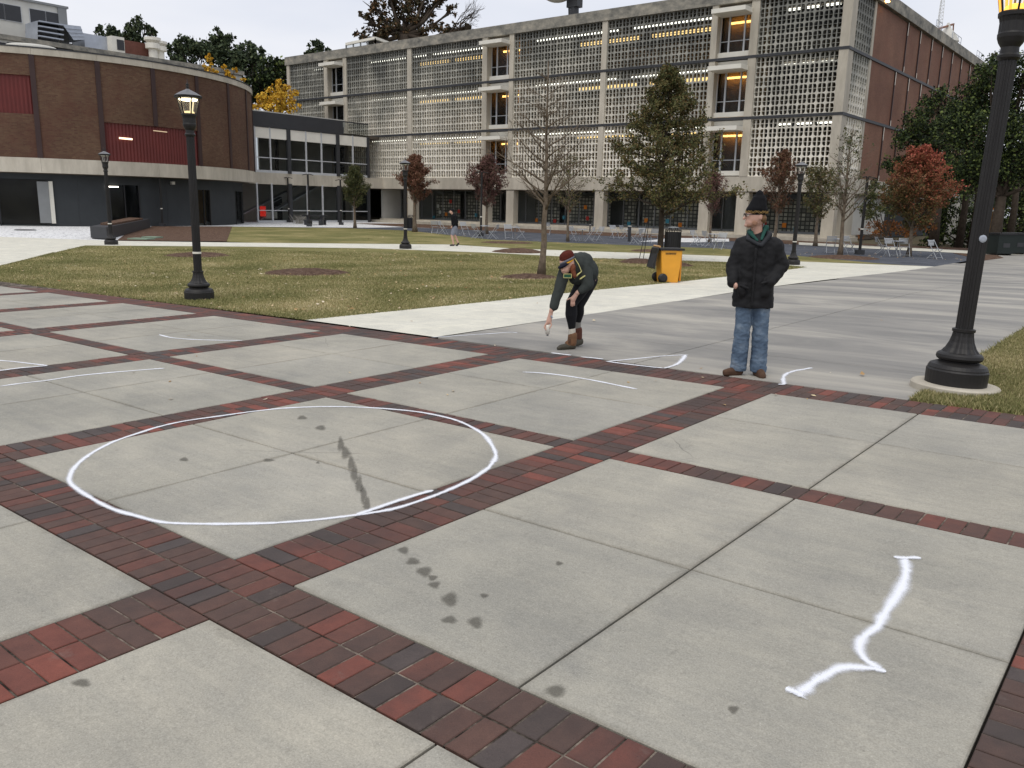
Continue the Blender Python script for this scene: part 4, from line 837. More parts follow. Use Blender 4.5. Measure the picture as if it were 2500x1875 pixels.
# ================================================================== street furniture
def ornate_lamp(px, py, label, lit=None, lean=(0, 0), pad=False, band_=True, s=1.0):
    g = G(px, py); t = thing('street_lamp', label, 'lamp post', g, rad(17), 'ornate dark lamp posts around the lawn'); t.rotation_euler = (lean[0], lean[1], rad(17)); t.scale = (s, s, s)
    z = 0.0
    if pad: MB().lathe([(.39, -.12), (.39, .035), (.375, .05)], 40).build('footing', M['fcon'], t, False); z = .05
    MB().lathe([(.27, z), (.272, z+.13), (.262, z+.145), (.262, z+.155), (.245, z+.185), (.17, z+.215), (.165, z+.225)], 40).build('base', M['iron'], t)
    MB().lathe([(.17, z+.22), (.195, z+.235), (.205, z+.255), (.20, z+.28), (.185, z+.295), (.172, z+.30), (.165, z+.305), (.135, z+.345), (.11, z+.40), (.096, z+.455), (.09, z+.50)], 96, nf=12, fl=[0, 0, 0, 0, 0, 0, .09, .10, .10, .09, .05]).build('bell', M['iron'], t)
    MB().lathe([(.09, z+.495), (.10, z+.50), (.102, z+.525), (.09, z+.53)], 32).build('collar', M['iron'], t)
    MB().lathe([(.076, z+.52), (.072, 3.0)], 96, nf=16, flute=.11).build('shaft', M['iron'], t)
    MB().lathe([(.075, 2.98), (.094, 3.0), (.096, 3.02), (.078, 3.04), (.074, 3.09), (.10, 3.13), (.115, 3.17), (.118, 3.20), (.112, 3.215)], 40).build('neck', M['iron'], t)
    MB().lathe([(.114, 3.21), (.114, 3.30), (.124, 3.34), (.134, 3.345), (.137, 3.375), (.13, 3.385)], 72, nf=18, fl=[.04, .04, .02, 0, 0, 0]).build('capital', M['iron'], t)
    hx = lambda r, zz, k_, n_=6: (r*math.cos(2*math.pi*(k_+.5)/n_), r*math.sin(2*math.pi*(k_+.5)/n_), zz)
    for k_ in range(6): MB().bar(hx(.128, 3.38, k_), hx(.195, 3.66, k_), .016).build('glazing_bar', M['iron'], t)
    for k_ in range(6):
        MB().add([hx(.124, 3.385, k_), hx(.124, 3.385, k_+1), hx(.19, 3.655, k_+1), hx(.19, 3.655, k_)], [(0, 1, 2, 3)]).build('pane', M['lglass'], t)
    rf = MB().lathe([(.20, 3.645), (.245, 3.655), (.25, 3.685), (.235, 3.70)], 6, rot=math.pi/6).build('eave', M['iron'], t)
    MB().lathe([(.24, 3.695), (.15, 3.75), (.045, 3.80), (.03, 3.815)], 12, rot=math.pi/6).build('roof', M['ironroof'], t)
    MB().lathe([(.03, 3.80), (.018, 3.83), (.035, 3.85), (.018, 3.865), (.03, 3.89), (.03, 3.90), (.008, 3.915), (.005, 3.99)], 10).build('finial', M['iron'], t, True)
    if lit == 'white':
        MB().lathe([(.02, 3.60), (.15, 3.615), (.165, 3.635), (.02, 3.64)], 24).build('diffuser', glow('lamp_diffuser_white', (1, .86, .55), 7), t)
        MB().lathe([(.10, 3.39), (.09, 3.42), (.05, 3.43)], 16).build('reflector', glow('lamp_reflector_glow_white', (1, .74, .36), 1.5), t)  # lamplight on reflector and brackets is given as their own glow
        for k_ in (1, 3, 5): MB().bar(hx(.085, 3.40, k_), hx(.13, 3.62, k_), .016).build('bracket', glow('lamp_bracket_glow_white', (1, .85, .5), 1.2) if k_ == 1 else bpy.data.materials['lamp_bracket_glow_white'], t)
    elif lit == 'orange':
        MB().lathe([(.02, 3.60), (.15, 3.615), (.165, 3.635), (.02, 3.64)], 24).build('diffuser', glow('lamp_diffuser_orange', (1, .55, .16), 9), t)
        MB().lathe([(.10, 3.39), (.09, 3.43), (.05, 3.45)], 16).build('reflector', glow('lamp_reflector_glow_orange', (1, .50, .08), 2.2), t)  # reflector and brackets emit the orange light that falls on them
        for k_ in range(6): MB().bar(hx(.118, 3.39, k_+.5), hx(.17, 3.64, k_+.5), .02).build('bracket', glow('lamp_bracket_glow_orange', (1, .42, .06), 1.6) if k_ == 0 else bpy.data.materials['lamp_bracket_glow_orange'], t)
    else:
        MB().lathe([(.02, 3.60), (.15, 3.615), (.165, 3.635), (.02, 3.64)], 24).build('diffuser', M['offwhite'], t)
        for k_ in (0, 2, 4): MB().bar(hx(.085, 3.40, k_), hx(.13, 3.62, k_), .014).build('bracket', M['offwhite'], t)
    if band_: MB().lathe([(.079, .85), (.081, .852), (.081, .885), (.079, .887)], 20).build('tape_band', M['whitep'], t)
    else:
        a = math.pi*1.43
        if pad:
            m = MB().lathe([(.001, 0), (.036, 0), (.034, .006), (.02, .009), (.001, .009)], 20); o = m.build('cover_plate', M['metal'], t); d = Vector((-RR[0]*.0-FF[0], -FF[1], 0)).normalized(); d.rotate(Matrix.Rotation(-rad(17), 3, 'Z')); o.rotation_euler = Vector(d).to_track_quat('Z', 'Y').to_euler(); o.location = d*.068+Vector((0, 0, 1.42))
    return t
M['ironroof'] = basic('weathered_lamp_roof', (112, 112, 114), .5, .1, 3, .5)
rv = Vector((RR[0], RR[1], 0)).normalized()
ornate_lamp(2330, 948, 'big leaning lamp post with orange light on a round concrete footing at the right', 'orange', pad=True, band_=False, lean=(-rad(1.9)*rv.y, rad(1.9)*rv.x), s=1.0)
ornate_lamp(487, 729, 'lamp post with bright white light standing on the near left lawn', 'white')
ornate_lamp(990, 607, 'unlit lamp post beside the thin white path in the middle')
ornate_lamp(272, 597, 'unlit lamp post at the left end of the white path, before the charcoal planter')
ornate_lamp(1935, 646, 'unlit lamp post behind the standing man at the tip of the lawn')
def slim_lamp(px, py, H_, label):
    t = thing('slim_lamp', label, 'lamp post', G(px, py), FACE, 'slim double headed lamp posts'); m = MB().box(-.18, .18, -.18, .18, 0, .22).build('base', M['charcoal2'], t)
    MB().tube([(0, 0, .2), (0, 0, H_)], .07, 10).build('pole', M['iron'], t); MB().tube([(0, 0, 1.2), (0, 0, 1.26)], .08, 10).build('tape_band', M['whitep'], t)
    for s_ in (-1, 1): MB().bar((s_*.05, 0, H_+.02), (s_*.42, 0, H_-.06), .12, .05).build('lamp_head', M['iron'], t)
slim_lamp(397, 553, 4.2, 'slim double headed lamp in front of the drum wall, above the mulch bed')
slim_lamp(706, 543, 4.0, 'slim double headed lamp against the first column of the glazed link')
slim_lamp(755, 553, 4.0, 'slim double headed lamp beside the dark picnic table')
slim_lamp(833, 549, 3.8, 'slim double headed lamp behind the small green tree')
slim_lamp(2098, 621, 3.7, 'slim double headed lamp left of the scarlet tree')
slim_lamp(1174, 577, 4.0, 'slim lamp behind the maroon tree near the pillar')
# long charcoal planter
pl_ = thing('planter', 'long low charcoal planter wall with brown soil behind the left lamp', 'planter', G(250, 584)); c0 = Vector(G(222, 583)); c1 = Vector(G(262, 586)); c2 = Vector(G(367, 556)); c3 = Vector(G(322, 553.5)); lo = Vector(pl_.location)
m = MB(); H1 = .58; poly = [(p-lo)[:2] for p in (c0, c1, c2, c3)]; m.prism(poly, .05, H1); m.build('wall', M['charcoal2'], pl_)
q = [((p-lo)*.0+(p-lo)) for p in (c0, c1, c2, c3)]; ce = sum(q, Vector())/4; m = MB().prism([(ce+(p-ce)*.72)[:2] for p in q], H1, H1+.1); m.build('soil', M['mulch'], pl_)
MB().prism([(ce+(p-ce)*.97)[:2] for p in q], -.05, .05).build('toe', M['black'], pl_)
# wheeled bin
YEL = basic('yellow_bin_plastic', (226, 160, 50), .45, .08, 3, .4)
bn = thing('wheeled_bin', 'tall yellow wheeled bin with its black lid hanging open on the left', 'bin', G(1627, 689), FACE+rad(8))
m = MB(); bb = [(-.19, .0), (.23, .0), (.29, .82), (-.27, .82)]
v = [(x, y, z) for x, z in bb for y in (-.24, .24)]; v = [(x, y*(.9 if z < .1 else 1.08), z) for x, y, z in v]
m.add(v, [(0, 2, 4, 6), (1, 7, 5, 3), (0, 1, 3, 2), (2, 3, 5, 4), (6, 7, 1, 0), (4, 5, 7, 6)]); o = m.build('body', YEL, bn); md = o.modifiers.new('bevel', 'BEVEL'); md.width = .03; md.segments = 3
MB().box(.265, .30, -.2, .2, .05, .75).build('side_rib', basic('amber_bin_edge', (196, 128, 34), .5, .1), bn)
MB().box(-.30, .33, -.29, .29, .81, .86).build('rim', M['black'], bn)
for s_ in (-1, 1):
    m = MB().lathe([(.05, 0), (.115, 0), (.12, .02), (.12, .04), (.115, .06), (.05, .06)], 24); o = m.build('wheel', M['black'], bn, True); o.rotation_euler = (rad(90), 0, 0); o.location = (-.19, s_*.26+.03, .12)
o = MB().add([(-.31, -.27, .88), (-.31, .27, .88), (-.47, .24, .38), (-.47, -.24, .38), (-.35, -.27, .86), (-.35, .27, .86), (-.40, .24, .34), (-.40, -.24, .34)], [(0, 1, 2, 3), (4, 7, 6, 5), (0, 3, 7, 4), (1, 5, 6, 2), (2, 6, 7, 3), (0, 4, 5, 1)]).build('lid', M['black'], bn)
MB().tube([(-.30, -.24, .9), (-.30, .24, .9)], .025, 8).build('handle', basic('bin_handle', (190, 150, 100), .5, .1), bn)
m = MB(); x = -.15
for w_ in (.016, .011, .02, .013, .016, .012, .018, .014, .026, .012, .018, .015, .02, .012):
    m.box(x, x+w_*.8, -.2655, -.263, .735, .755); x += w_+.004
x = -.15
for w_ in (.012, .018, .014, .02, .013, .016, .02, .012, .016, .02, .014, .015, .018, .012): m.box(x, x+w_*.8, -.2655, -.263, .712, .728); x += w_+.004
m.build('print', M['black'], bn)['kind'] = 'stuff'
def litter_can(px, py, h_, r_, label):
    t = thing('litter_can', label, 'litter can', G(px, py)); m = MB()
    MB().lathe([(r_*.93, 0), (r_, .05), (r_, h_*.78)], 28).build('drum', M['black'], t)
    for i in range(20):
        a = 2*math.pi*i/20; m.bar((r_*1.02*math.cos(a), r_*1.02*math.sin(a), .04), (r_*1.02*math.cos(a), r_*1.02*math.sin(a), h_*.86), .03, .012)
    o = m.build('slats', M['iron'], t); o['kind'] = 'stuff'; MB().lathe([(r_*1.05, h_*.84), (r_*1.05, h_*.88)], 24).build('rim', M['black'], t)
    for a in (0, 1.57, 3.14, 4.71): MB().bar((r_*.6*math.cos(a), r_*.6*math.sin(a), h_*.86), (r_*.6*math.cos(a), r_*.6*math.sin(a), h_*.96), .03).build('lid_post', M['black'], t)
    MB().lathe([(r_*.75, h_*.95), (r_*.7, h_*.98), (r_*.2, h_)], 20).build('lid', M['greyframe'] if h_ > 1.12 else M['black'], t, True)
litter_can(1641, 612, 1.15, .38, 'round black slatted litter can with raised lid behind the yellow bin')
litter_can(1003, 557, 1.05, .36, 'round black litter can just behind the middle lamp post')
# dumpsters far right
for i, (px, py, lb) in enumerate(((2436, 622, 'nearer dark green roll bin at the far right path edge'), (2470, 620, 'farther dark green roll bin at the right frame edge'))):
    t = thing('recycling_bin', lb, 'bin', G(px, py), FACE+.2, 'dark green roll bins'); MB().box(-.5, .5, -.5, .5, .08, 1.05).build('body', basic('dark_green_paint', (30, 38, 36), .5, .1) if i == 0 else bpy.data.materials['dark_green_paint'], t)
    MB().box(-.53, .53, -.55, .4, 1.05, 1.14).build('lid', M['black'], t); MB().box(-.2, .2, -.515, -.505, .4, .62).build('sign_plate', M['charcoal2'], t)
    for sx_ in (-.4, .4): MB().box(sx_-.05, sx_+.05, -.4, .4, 0, .1).build('skid', M['black'], t)
# picnic table and benches by the link
t = thing('picnic_table', 'dark slab picnic table with benches on the cobbles before the glazed link', 'table', G(770, 549), FACE)
MB().box(-1.0, 1.0, -.45, .45, .70, .82).build('tabletop', M['black'], t)
for s_ in (-.55, .55): MB().box(s_-.12, s_+.12, -.3, .3, 0, .7).build('pedestal', M['charcoal2'], t)
for s_ in (-.9, .9): MB().box(-.8, .8, s_-.15, s_+.15, .36, .44).build('bench', M['charcoal2'], t); MB().box(-.7, -.5, s_-.12, s_+.12, 0, .36).box(.5, .7, s_-.12, s_+.12, 0, .36).build('bench_leg', M['charcoal2'], t)
t = thing('boxed_shrub', 'small bare grey shrub beside the picnic table', 'shrub', G(733, 546)); m = MB()
for i in range(70):
    a, e_ = U(0, 6.28), U(.1, 1.2); p = Vector((U(-.7, .7), U(-.4, .4), 0)); m.tube([p, p+Vector((math.cos(a)*.3, math.sin(a)*.3, .45)), p+Vector((math.cos(a)*.6, math.sin(a)*.5, U(.5, .9)))], [.015, .012, .006], 3)
m.build('twigs', basic('pale_twigs', (150, 146, 138), .9, .2), t)
# folding chairs
def chair_proto():
    t = bpy.data.objects.new('folding_chair', None); link(t)
    for k_ in range(5): MB().box(-.20, .20, -.18+k_*.08, -.12+k_*.08, .445, .457).build('seat_slat', M['chair'], t)
    for k_ in range(4):
        z = .60+k_*.065; y = .22+(z-.45)*.22; MB().add([(-.21, y, z), (.21, y, z), (.21, y+.012, z+.05), (-.21, y+.012, z+.05), (-.21, y+.012, z), (.21, y+.012, z), (.21, y+.024, z+.05), (-.21, y+.024, z+.05)], [(0, 1, 2, 3), (7, 6, 5, 4), (0, 4, 5, 1), (3, 2, 6, 7)]).build('back_slat', M['chair'], t)
    for s_ in (-1, 1):
        MB().bar((s_*.215, -.26, 0), (s_*.215, .32, .86), .022).build('leg', M['chair'], t); MB().bar((s_*.19, .28, 0), (s_*.19, -.20, .45), .022).build('leg', M['chair'], t)
    MB().bar((-.2, -.2, .08), (.2, -.2, .08), .015).bar((-.19, .24, .05), (.19, .24, .05), .015).build('stretcher', M['chair'], t)
    return t
M['chair'] = basic('pale_grey_metal_slats', (168, 171, 174), .5, .08, 4, .4)
CH = chair_proto(); first = True
chairs = [(1062,570,3.0,'seen from behind beside the walking pedestrian, leftmost of the row'),(1082,572,1.2,'turned side-on just right of the leftmost folding chair'),(1135,574,.6,'right of the pedestrian, left of the maroon tree trunk'),(1165,582,2.2,'in front of the slim lamp by the maroon tree'),(1204,583,-1.9,'between the maroon tree trunk and the wide pillar'),(1241,583,.2,'half turned, left of the pair before the wide pillar'),(1272,583,1.6,'side-on, right one of the pair before the wide pillar'),(1336,573,2.9,'just right of the bare tree trunk, farther back'),(1403,589,.9,'left one of the pair between the bare tree and the square pillar'),(1437,590,-1.4,'with its back towards the square pillar, right of its pair'),(1459,588,-1.0,'folded close to the foot of the square pillar'),(1500,582,.5,'farther back on the brown strip right of the square pillar'),(1524,582,2.0,'farther back beside the dark trunks of the big oak'),(1552,596,-2.2,'half collapsed left of the big oak trunk'),(1572,593,.4,'upright left of the big oak trunk'),(1597,594,3.1,'against the left side of the big oak trunk'),(1699,600,.8,'right of the black litter can on the white gravel'),(1728,602,1.9,'side-on between the litter can and the standing man'),(1757,609,-.7,'just left of the standing man’s jacket'),(2026,618,2.9,'left one of the two at the sparse tree trunk'),(2069,618,.3,'right one of the two at the sparse tree trunk'),(2150,621,1.4,'side-on left of the scarlet tree group'),(2174,626,.2,'middle one left of the scarlet tree trunk'),(2206,626,-.2,'right beside the scarlet tree trunk'),(2282,632,.5,'alone right of the scarlet tree')]
for (px, py, rz, lb) in chairs:
    o = CH if first else copy_tree(CH); first = False
    o.location = G(px, py); o.rotation_euler = (0, 0, FACE+rz); tag(o, 'grey slat chair '+lb.replace('’', "'"), 'chair', 'folding slat chairs on the gravel patio')
TB = None
for px, py, lb in [(1184,580,'small round cafe table left of the wide pillar chairs'),(1257,584,'small round cafe table between the chair pair before the wide pillar'),(1421,590,'small round cafe table between the chairs right of the bare tree'),(1533,588,'small round cafe table left of the big oak'),(1742,604,'small round cafe table beside the standing man'),(2047,619,'small round cafe table behind the sparse tree'),(2188,625,'small round cafe table in the chair group by the scarlet tree')]:
    if TB is None:
        o = TB = bpy.data.objects.new('cafe_table', None); link(o); MB().lathe([(.30, .70), (.31, .71), (.30, .725)], 24).build('tabletop', M['metal'], o); MB().tube([(0, 0, 0), (0, 0, .7)], .025, 8).build('stem', M['greyframe'], o)
        for a in (0, 2.1, 4.2): MB().bar((0, 0, .06), (.25*math.cos(a), .25*math.sin(a), .01), .025).build('foot', M['greyframe'], o)
    else: o = copy_tree(TB)
    o.location = G(px, py); tag(o, lb, 'table', 'small cafe tables on the gravel patio')
for px, py, h_, lb in [(1536,590,.9,'dark bollard with a pale top left of the big oak'),(1440,566,.55,'low dark post near the square pillar foot'),(1533,570,.55,'low dark post right of the square pillar')]:
    t = thing('bollard', lb, 'bollard', G(px, py)); MB().tube([(0, 0, 0), (0, 0, h_)], .09 if h_ > .8 else .05, 12).build('post', M['charcoal2'], t); MB().tube([(0, 0, h_), (0, 0, h_+.04)], .1 if h_ > .8 else .05, 12).build('cap', M['whitep'], t)
t = thing('manhole_cover', 'dark oval manhole cover in the white cobbles at the left', 'manhole cover', G(62, 562)); MB().lathe([(.55, 0), (.55, .03), (.5, .035)], 28).build('cover', M['charcoal2'], t)
t = thing('utility_lid', 'pale green utility box lid in the mulch near the path', 'lid', G(345, 585), .5); MB().box(-.5, .5, -.35, .35, 0, .07).build('lid', basic('pale_green_lid', (130, 150, 130), .8, .1), t)
t = thing('utility_lid', 'second pale green lid right of the first in the mulch', 'lid', G(372, 581), .5); MB().box(-.4, .4, -.3, .3, 0, .07).build('lid', bpy.data.materials['pale_green_lid'], t)
# orange mesh banner and sign behind the right lamp
t = thing('hanging_banner', 'mottled brown banner with white top edge partly behind the right lamp', 'banner', tuple(PT(2428, 575, 48)), FACE); MB().box(-.35, .35, -.02, .02, 0, 1.35).build('cloth', basic('brown_banner_cloth', (122, 88, 44), .9, .3, 3), t); MB().box(-.37, .4, -.03, .03, 1.35, 1.45).build('rail', M['whitep'], t); MB().box(-.4, .42, -.02, .02, -1.3, 0).build('backing', M['dark'], t)
t = thing('small_sign', 'small white and orange sign just right of the right lamp shaft', 'sign', tuple(PT(2428, 520, 48)), FACE); MB().box(-.2, .2, -.01, .01, .12, .28).build('orange_stripe', M['p_orange'], t); MB().box(-.2, .2, -.01, .01, 0, .08).build('white_stripe', M['whitep'], t)

# ================================================================== trees
def leafcloud(name, pts, size, mat, parent, lo, flat=.0, tintf=None, asp=.55):
    n = len(pts); P = np.asarray(pts)-np.asarray(lo); s = size*(.6+.8*np.random.rand(n)); a = np.random.normal(size=(n, 3)); a /= np.linalg.norm(a, axis=1)[:, None]
    b_ = np.random.normal(size=(n, 3)); b_ -= (b_*a).sum(1)[:, None]*a; b_ /= np.linalg.norm(b_, axis=1)[:, None]
    v = np.empty((n, 4, 3)); v[:, 0] = P-a*s[:, None]; v[:, 1] = P+b_*s[:, None]*asp; v[:, 2] = P+a*s[:, None]; v[:, 3] = P-b_*s[:, None]*asp
    me = bpy.data.meshes.new(name); me.vertices.add(4*n); me.vertices.foreach_set('co', v.ravel()); me.loops.add(4*n); me.loops.foreach_set('vertex_index', np.arange(4*n))
    me.polygons.add(n); me.polygons.foreach_set('loop_start', np.arange(n)*4); me.polygons.foreach_set('loop_total', np.full(n, 4)); me.update(calc_edges=True); me.materials.append(mat)
    t_ = np.clip(tintf(np.asarray(pts)) if tintf else np.random.rand(n), 0, 1); at = me.attributes.new('tint', 'FLOAT', 'FACE'); at.data.foreach_set('value', t_.astype(float))
    o = bpy.data.objects.new(name, me); return link(o, parent)
def branchline(p, d, Ln, r, n=5, droop=0., wig=.18, up=0.):
    pts = [p.copy()]; rs = [r]; d = d.normalized()
    for i in range(n):
        d = (d+Vector((U(-wig, wig), U(-wig, wig), U(-wig, wig)+up-droop))).normalized(); p = p+d*Ln/n; pts.append(p.copy()); rs.append(max(r*(1-.8*(i+1)/n), .003))
    return pts, rs, d
def tree(name, label, base, H_, tr, first, rad_, shape, mat, nleaf, lsize, nb=26, ang=.9, bark='bark', seed=1, group=None, twigs=6, tint=None, sparse=None, crown_z=None, minr=.004, cat='tree', leader=True):
    random.seed(seed); np.random.seed(seed); b0 = Vector(base); t = thing(name, label, cat, base, 0, group); m = MB(); mb = MB()
    top = H_*.96; n = 12; pts = []; rs = []; p = Vector((0, 0, 0))
    for i in range(n+1):
        z = top*i/n; p = Vector((p.x+U(-.04, .04)*H_/8, p.y+U(-.04, .04)*H_/8, z)); pts.append(p.copy()); rs.append(max(tr*(1-.88*(i/n)**.8), .008))
    rs[0] = tr*1.35; m.tube(pts, rs, 10); m.build('trunk', M[bark], t, True)
    tips = []
    for k_ in range(nb):
        f_ = (k_+.3)/nb; z = first+(H_*.9-first)*f_; i = min(int(z/top*n), n-1); fr = z/top*n-i; q = pts[i].lerp(pts[i+1], fr); az = k_*2.39996+U(-.4, .4)
        env = shape((z-first)/(H_-first))*rad_*U(.8, 1.1); el = ang*(1-.35*f_); d = Vector((math.cos(az)*math.cos(el), math.sin(az)*math.cos(el), math.sin(el))); Ln = env/max(math.cos(el), .35)
        bp, br, d2 = branchline(q, d, Ln, max(tr*.36*(1-f_*.7), minr*2.2), 6, 0, .13, .02)
        mb.tube(bp, br, 5)
        for w_ in range(twigs):
            j = 1+int(U(0, 4.99)); s0 = bp[j]; dd = (bp[j+1]-bp[j]).normalized() if j < 6 else d2; dd = (dd+Vector((U(-.9, .9), U(-.9, .9), U(-.5, .8)))).normalized(); L2 = Ln*U(.22, .5)
            tp, trr, _ = branchline(s0, dd, L2, max(br[j]*.45, minr*1.3), 4, 0, .25, .03); mb.tube(tp, trr, 4); tips.append(tp)
            for _k in range(2 if nleaf == 0 or sparse else 1):
                j2 = int(U(1, 3.99)); dd2 = ((tp[j2+1]-tp[j2]).normalized()+Vector((U(-.9, .9), U(-.9, .9), U(-.4, .7)))).normalized(); t2, r2, _ = branchline(tp[j2], dd2, L2*.55, minr, 3, 0, .3, .03); mb.tube(t2, r2, 3); tips.append(t2)
        tips.append(bp[3:])
    mb.build('branches', M[bark], t, True)
    if nleaf:
        P = []
        while len(P) < nleaf:
            tp = random.choice(tips); j = random.randrange(len(tp)-1); q = tp[j].lerp(tp[j+1], rnd()); c_ = q+Vector((random.gauss(0, 1), random.gauss(0, 1), random.gauss(0, .8)))*lsize*1.5
            for _k in range(3): P.append(tuple(c_+b0+Vector((random.gauss(0, 1), random.gauss(0, 1), random.gauss(0, 1)))*lsize*.9))
        leafcloud('crown', P, lsize, M[mat], t, b0, tintf=tint)
    return t
oval = lambda u: max(.12, math.sin(math.pi*min(max(.12+u*.86, 0), 1))**.7)
pear2 = lambda u: max(.07, min(1, .42+u*2.6)*(1-u)**.62*1.12)
cone = lambda u: max(.06, (1-u)**1.15*min(1, .72+u*3.0))
spire = lambda u: max(.06, (1-u)**.95*min(1, .5+u*3.0))
pear = lambda u: max(.06, (1-u)**.55*min(1, .30+u*3.0))
def zt_(z0, z1, hi, jit=.25): return lambda P: (P[:, 2]-z0)/(z1-z0)*hi+np.random.normal(0, jit, len(P))+.15
tree('bare_tree', 'bare grey tree with spreading leafless twigs on the front lawn', G(1320, 673), 5.9, .105, 1.75, 1.75, lambda u: max(.10, (1-u)**.9*min(1, .75+u*1.5)), 'l_oak', 0, .05, nb=34, ang=.62, seed=5, twigs=11, minr=.0045)
tree('oak_tree', 'big olive brown oak with full crown right of the bare tree', G(1608, 640), 7.7, .13, 1.7, 3.1, cone, 'l_oak', 33000, .046, nb=66, ang=.22, bark='barkd', seed=11, twigs=7)
tree('young_tree', 'small round dark green tree before the glazed link', G(867, 557), 5.0, .12, 1.35, 1.3, spire, 'l_green', 18000, .048, nb=34, ang=.95, seed=3, group=None, twigs=6)
tree('young_tree', 'rust and olive tree right behind the middle lamp post', G(1014, 566), 5.6, .17, 1.75, 1.55, spire, 'l_rust', 22000, .052, nb=40, ang=.95, seed=4, tint=lambda P: .5+.35*np.sign(math.cos(1.)*0+1)*np.clip((-(P[:, 0]-G(1014, 566)[0])*RR[0]-(P[:, 1]-G(1014, 566)[1])*RR[1])/1.6, -1, 1)*.6+np.random.normal(0, .2, len(P)))
tree('young_tree', 'deep maroon tree left of the wide concrete pillar', G(1187, 571), 5.6, .12, 1.6, 1.7, spire, 'l_maroon', 20000, .052, nb=40, ang=.95, seed=6)
tree('young_tree', 'thin olive tree with mostly bare twigs behind the bare tree', G(1386, 590), 5.0, .09, 1.5, 1.15, oval, 'l_oak', 1500, .045, nb=34, ang=.85, seed=8, sparse=True)
tree('young_tree', 'purple brown tree just left of the standing man', G(1733, 592), 4.6, .10, 1.6, 1.25, spire, 'l_maroon', 6000, .045, nb=34, ang=.9, seed=9)
tree('young_tree', 'rusty red tree with upright crown right of the standing man', G(1890, 596), 6.0, .12, 1.6, 1.55, spire, 'l_rust', 10000, .048, nb=40, ang=1.0, seed=10)
tree('young_tree', 'small olive brown tree left of the sparse tree', G(1990, 601), 4.6, .12, 1.5, 1.25, oval, 'l_oak', 4200, .06, nb=34, ang=.8, seed=12)
tree('sparse_tree', 'tall sparse tree with few yellow green leaves by the building corner', G(2051, 624), 6.2, .11, 1.5, 1.6, lambda u: max(.1, (1-u)**.6*.9), 'l_green', 900, .05, nb=34, ang=.8, seed=13, sparse=True, twigs=5)
rx, ry = G(2219, 626)[:2]
tree('red_tree', 'scarlet topped maple with rusty lower crown at the right', G(2219, 626), 5.45, .11, 1.0, 2.15, spire, 'l_red', 30000, .050, nb=46, ang=.75, seed=14, tint=lambda P: np.clip((P[:, 2]-.9)/3.6, 0, 1)*.62+np.clip(((P[:, 0]-rx)*RR[0]+(P[:, 1]-ry)*RR[1])/2.2, -1, 1)*.22+np.random.normal(0, .18, len(P)))
# crown built from lumps: far trees and hedges
def lumptree(name, label, D, base_px, lumps, mat, dens, lsize, bark='barkd', trunk_r=.3, seed=1, cat='tree', group=None, limbs=True, hollow=.35, gz=-.4, asp=.7):
    """lumps are (px, py, radius px) at view depth D; limbs grow from the trunk to every lump"""
    random.seed(seed); np.random.seed(seed); s_ = D/FPX; bpt = PT(base_px[0], base_px[1], D); t = thing(name, label, cat, (bpt[0], bpt[1], gz), 0, group); lo = np.array([bpt[0], bpt[1], gz]); m = MB(); P = []
    top = max(float(PT(x, y, D)[2]) for x, y, r in lumps)
    h_ = max((float(bpt[2])-gz), .3); mid = Vector((0, 0, h_)); 
    if trunk_r: MB().tube([(0, 0, -.1), (U(-.1, .1), U(-.1, .1), h_*.5), tuple(mid)], [trunk_r*1.3, trunk_r*1.05, trunk_r*.9], 10).build('trunk', M[bark], t, True)
    for (x, y, r) in lumps:
        c_ = PT(x, y, D)-lo; R_ = r*s_; c_ = Vector(c_)+Vector((FF[0], FF[1], 0))*U(-1.1, 1.1)*R_
        if limbs: 
            q1 = mid.lerp(c_, .5)+Vector((0, 0, -.12*(c_-mid).length)); m.tube([mid, q1, c_], [trunk_r*.5, trunk_r*.28, trunk_r*.07], 5)
            for _ in range(5):
                e_ = c_+Vector((U(-1, 1), U(-1, 1), U(-1, 1)))*R_*.85; m.tube([q1.lerp(c_, U(.3, 1)), (q1.lerp(c_, .7)).lerp(e_, .5)+Vector((0, 0, -.04*R_)), e_], [trunk_r*.16, trunk_r*.1, trunk_r*.03], 4)
        n = int(dens*R_*R_*2.6); cl = max(int(n/26), 4)
        for _ in range(cl):
            u = np.random.normal(size=3); u /= np.linalg.norm(u); rr = R_*(hollow+(1-hollow)*random.random()**.6)*1.0; cc = np.array(c_)+u*rr*np.array([1, 1, .85])
            P.append(cc+np.random.normal(size=(26, 3))*R_*.16)
    if limbs: m.build('limbs', M[bark], t, True)
    P = np.concatenate(P)+lo; leafcloud('crown', P, lsize*.72, M[mat], t, lo, asp=asp)
    return t
DK = 2.0
LT = lumptree
LT('pine_tree', 'tall ragged pine above the hall roof, leftmost on the skyline', 120, (345, 180), [(335,52,16),(312,72,20),(352,66,18),(330,88,24),(378,84,14),(300,92,14),(350,100,18)], 'l_pine', 90, .30, trunk_r=.35, seed=21)
LT('evergreen_tree', 'low dark evergreen left of the ragged pine', 125, (285, 170), [(270,84,20),(292,90,20),(250,96,16),(300,104,18)], 'l_pine', 90, .30, trunk_r=.3, seed=22)
LT('pine_tree', 'broad dark pine behind the drum, left one of the big group', 110, (470, 240), [(440,110,22),(428,128,22),(470,115,26),(460,140,32),(500,128,28),(424,145,14)], 'l_pine', 90, .30, trunk_r=.35, seed=23)
LT('pine_tree', 'tallest pine of the group behind the drum', 112, (545, 240), [(540,88,20),(520,100,22),(560,100,20),(530,118,32),(565,125,28),(505,115,24),(545,150,34)], 'l_pine', 90, .30, trunk_r=.4, seed=24)
LT('pine_tree', 'round topped pine between the tall pine and the library', 108, (612, 260), [(600,120,24),(625,128,22),(590,140,26),(632,148,26),(605,160,34),(640,170,22),(575,165,24)], 'l_pine', 85, .30, trunk_r=.4, seed=25)
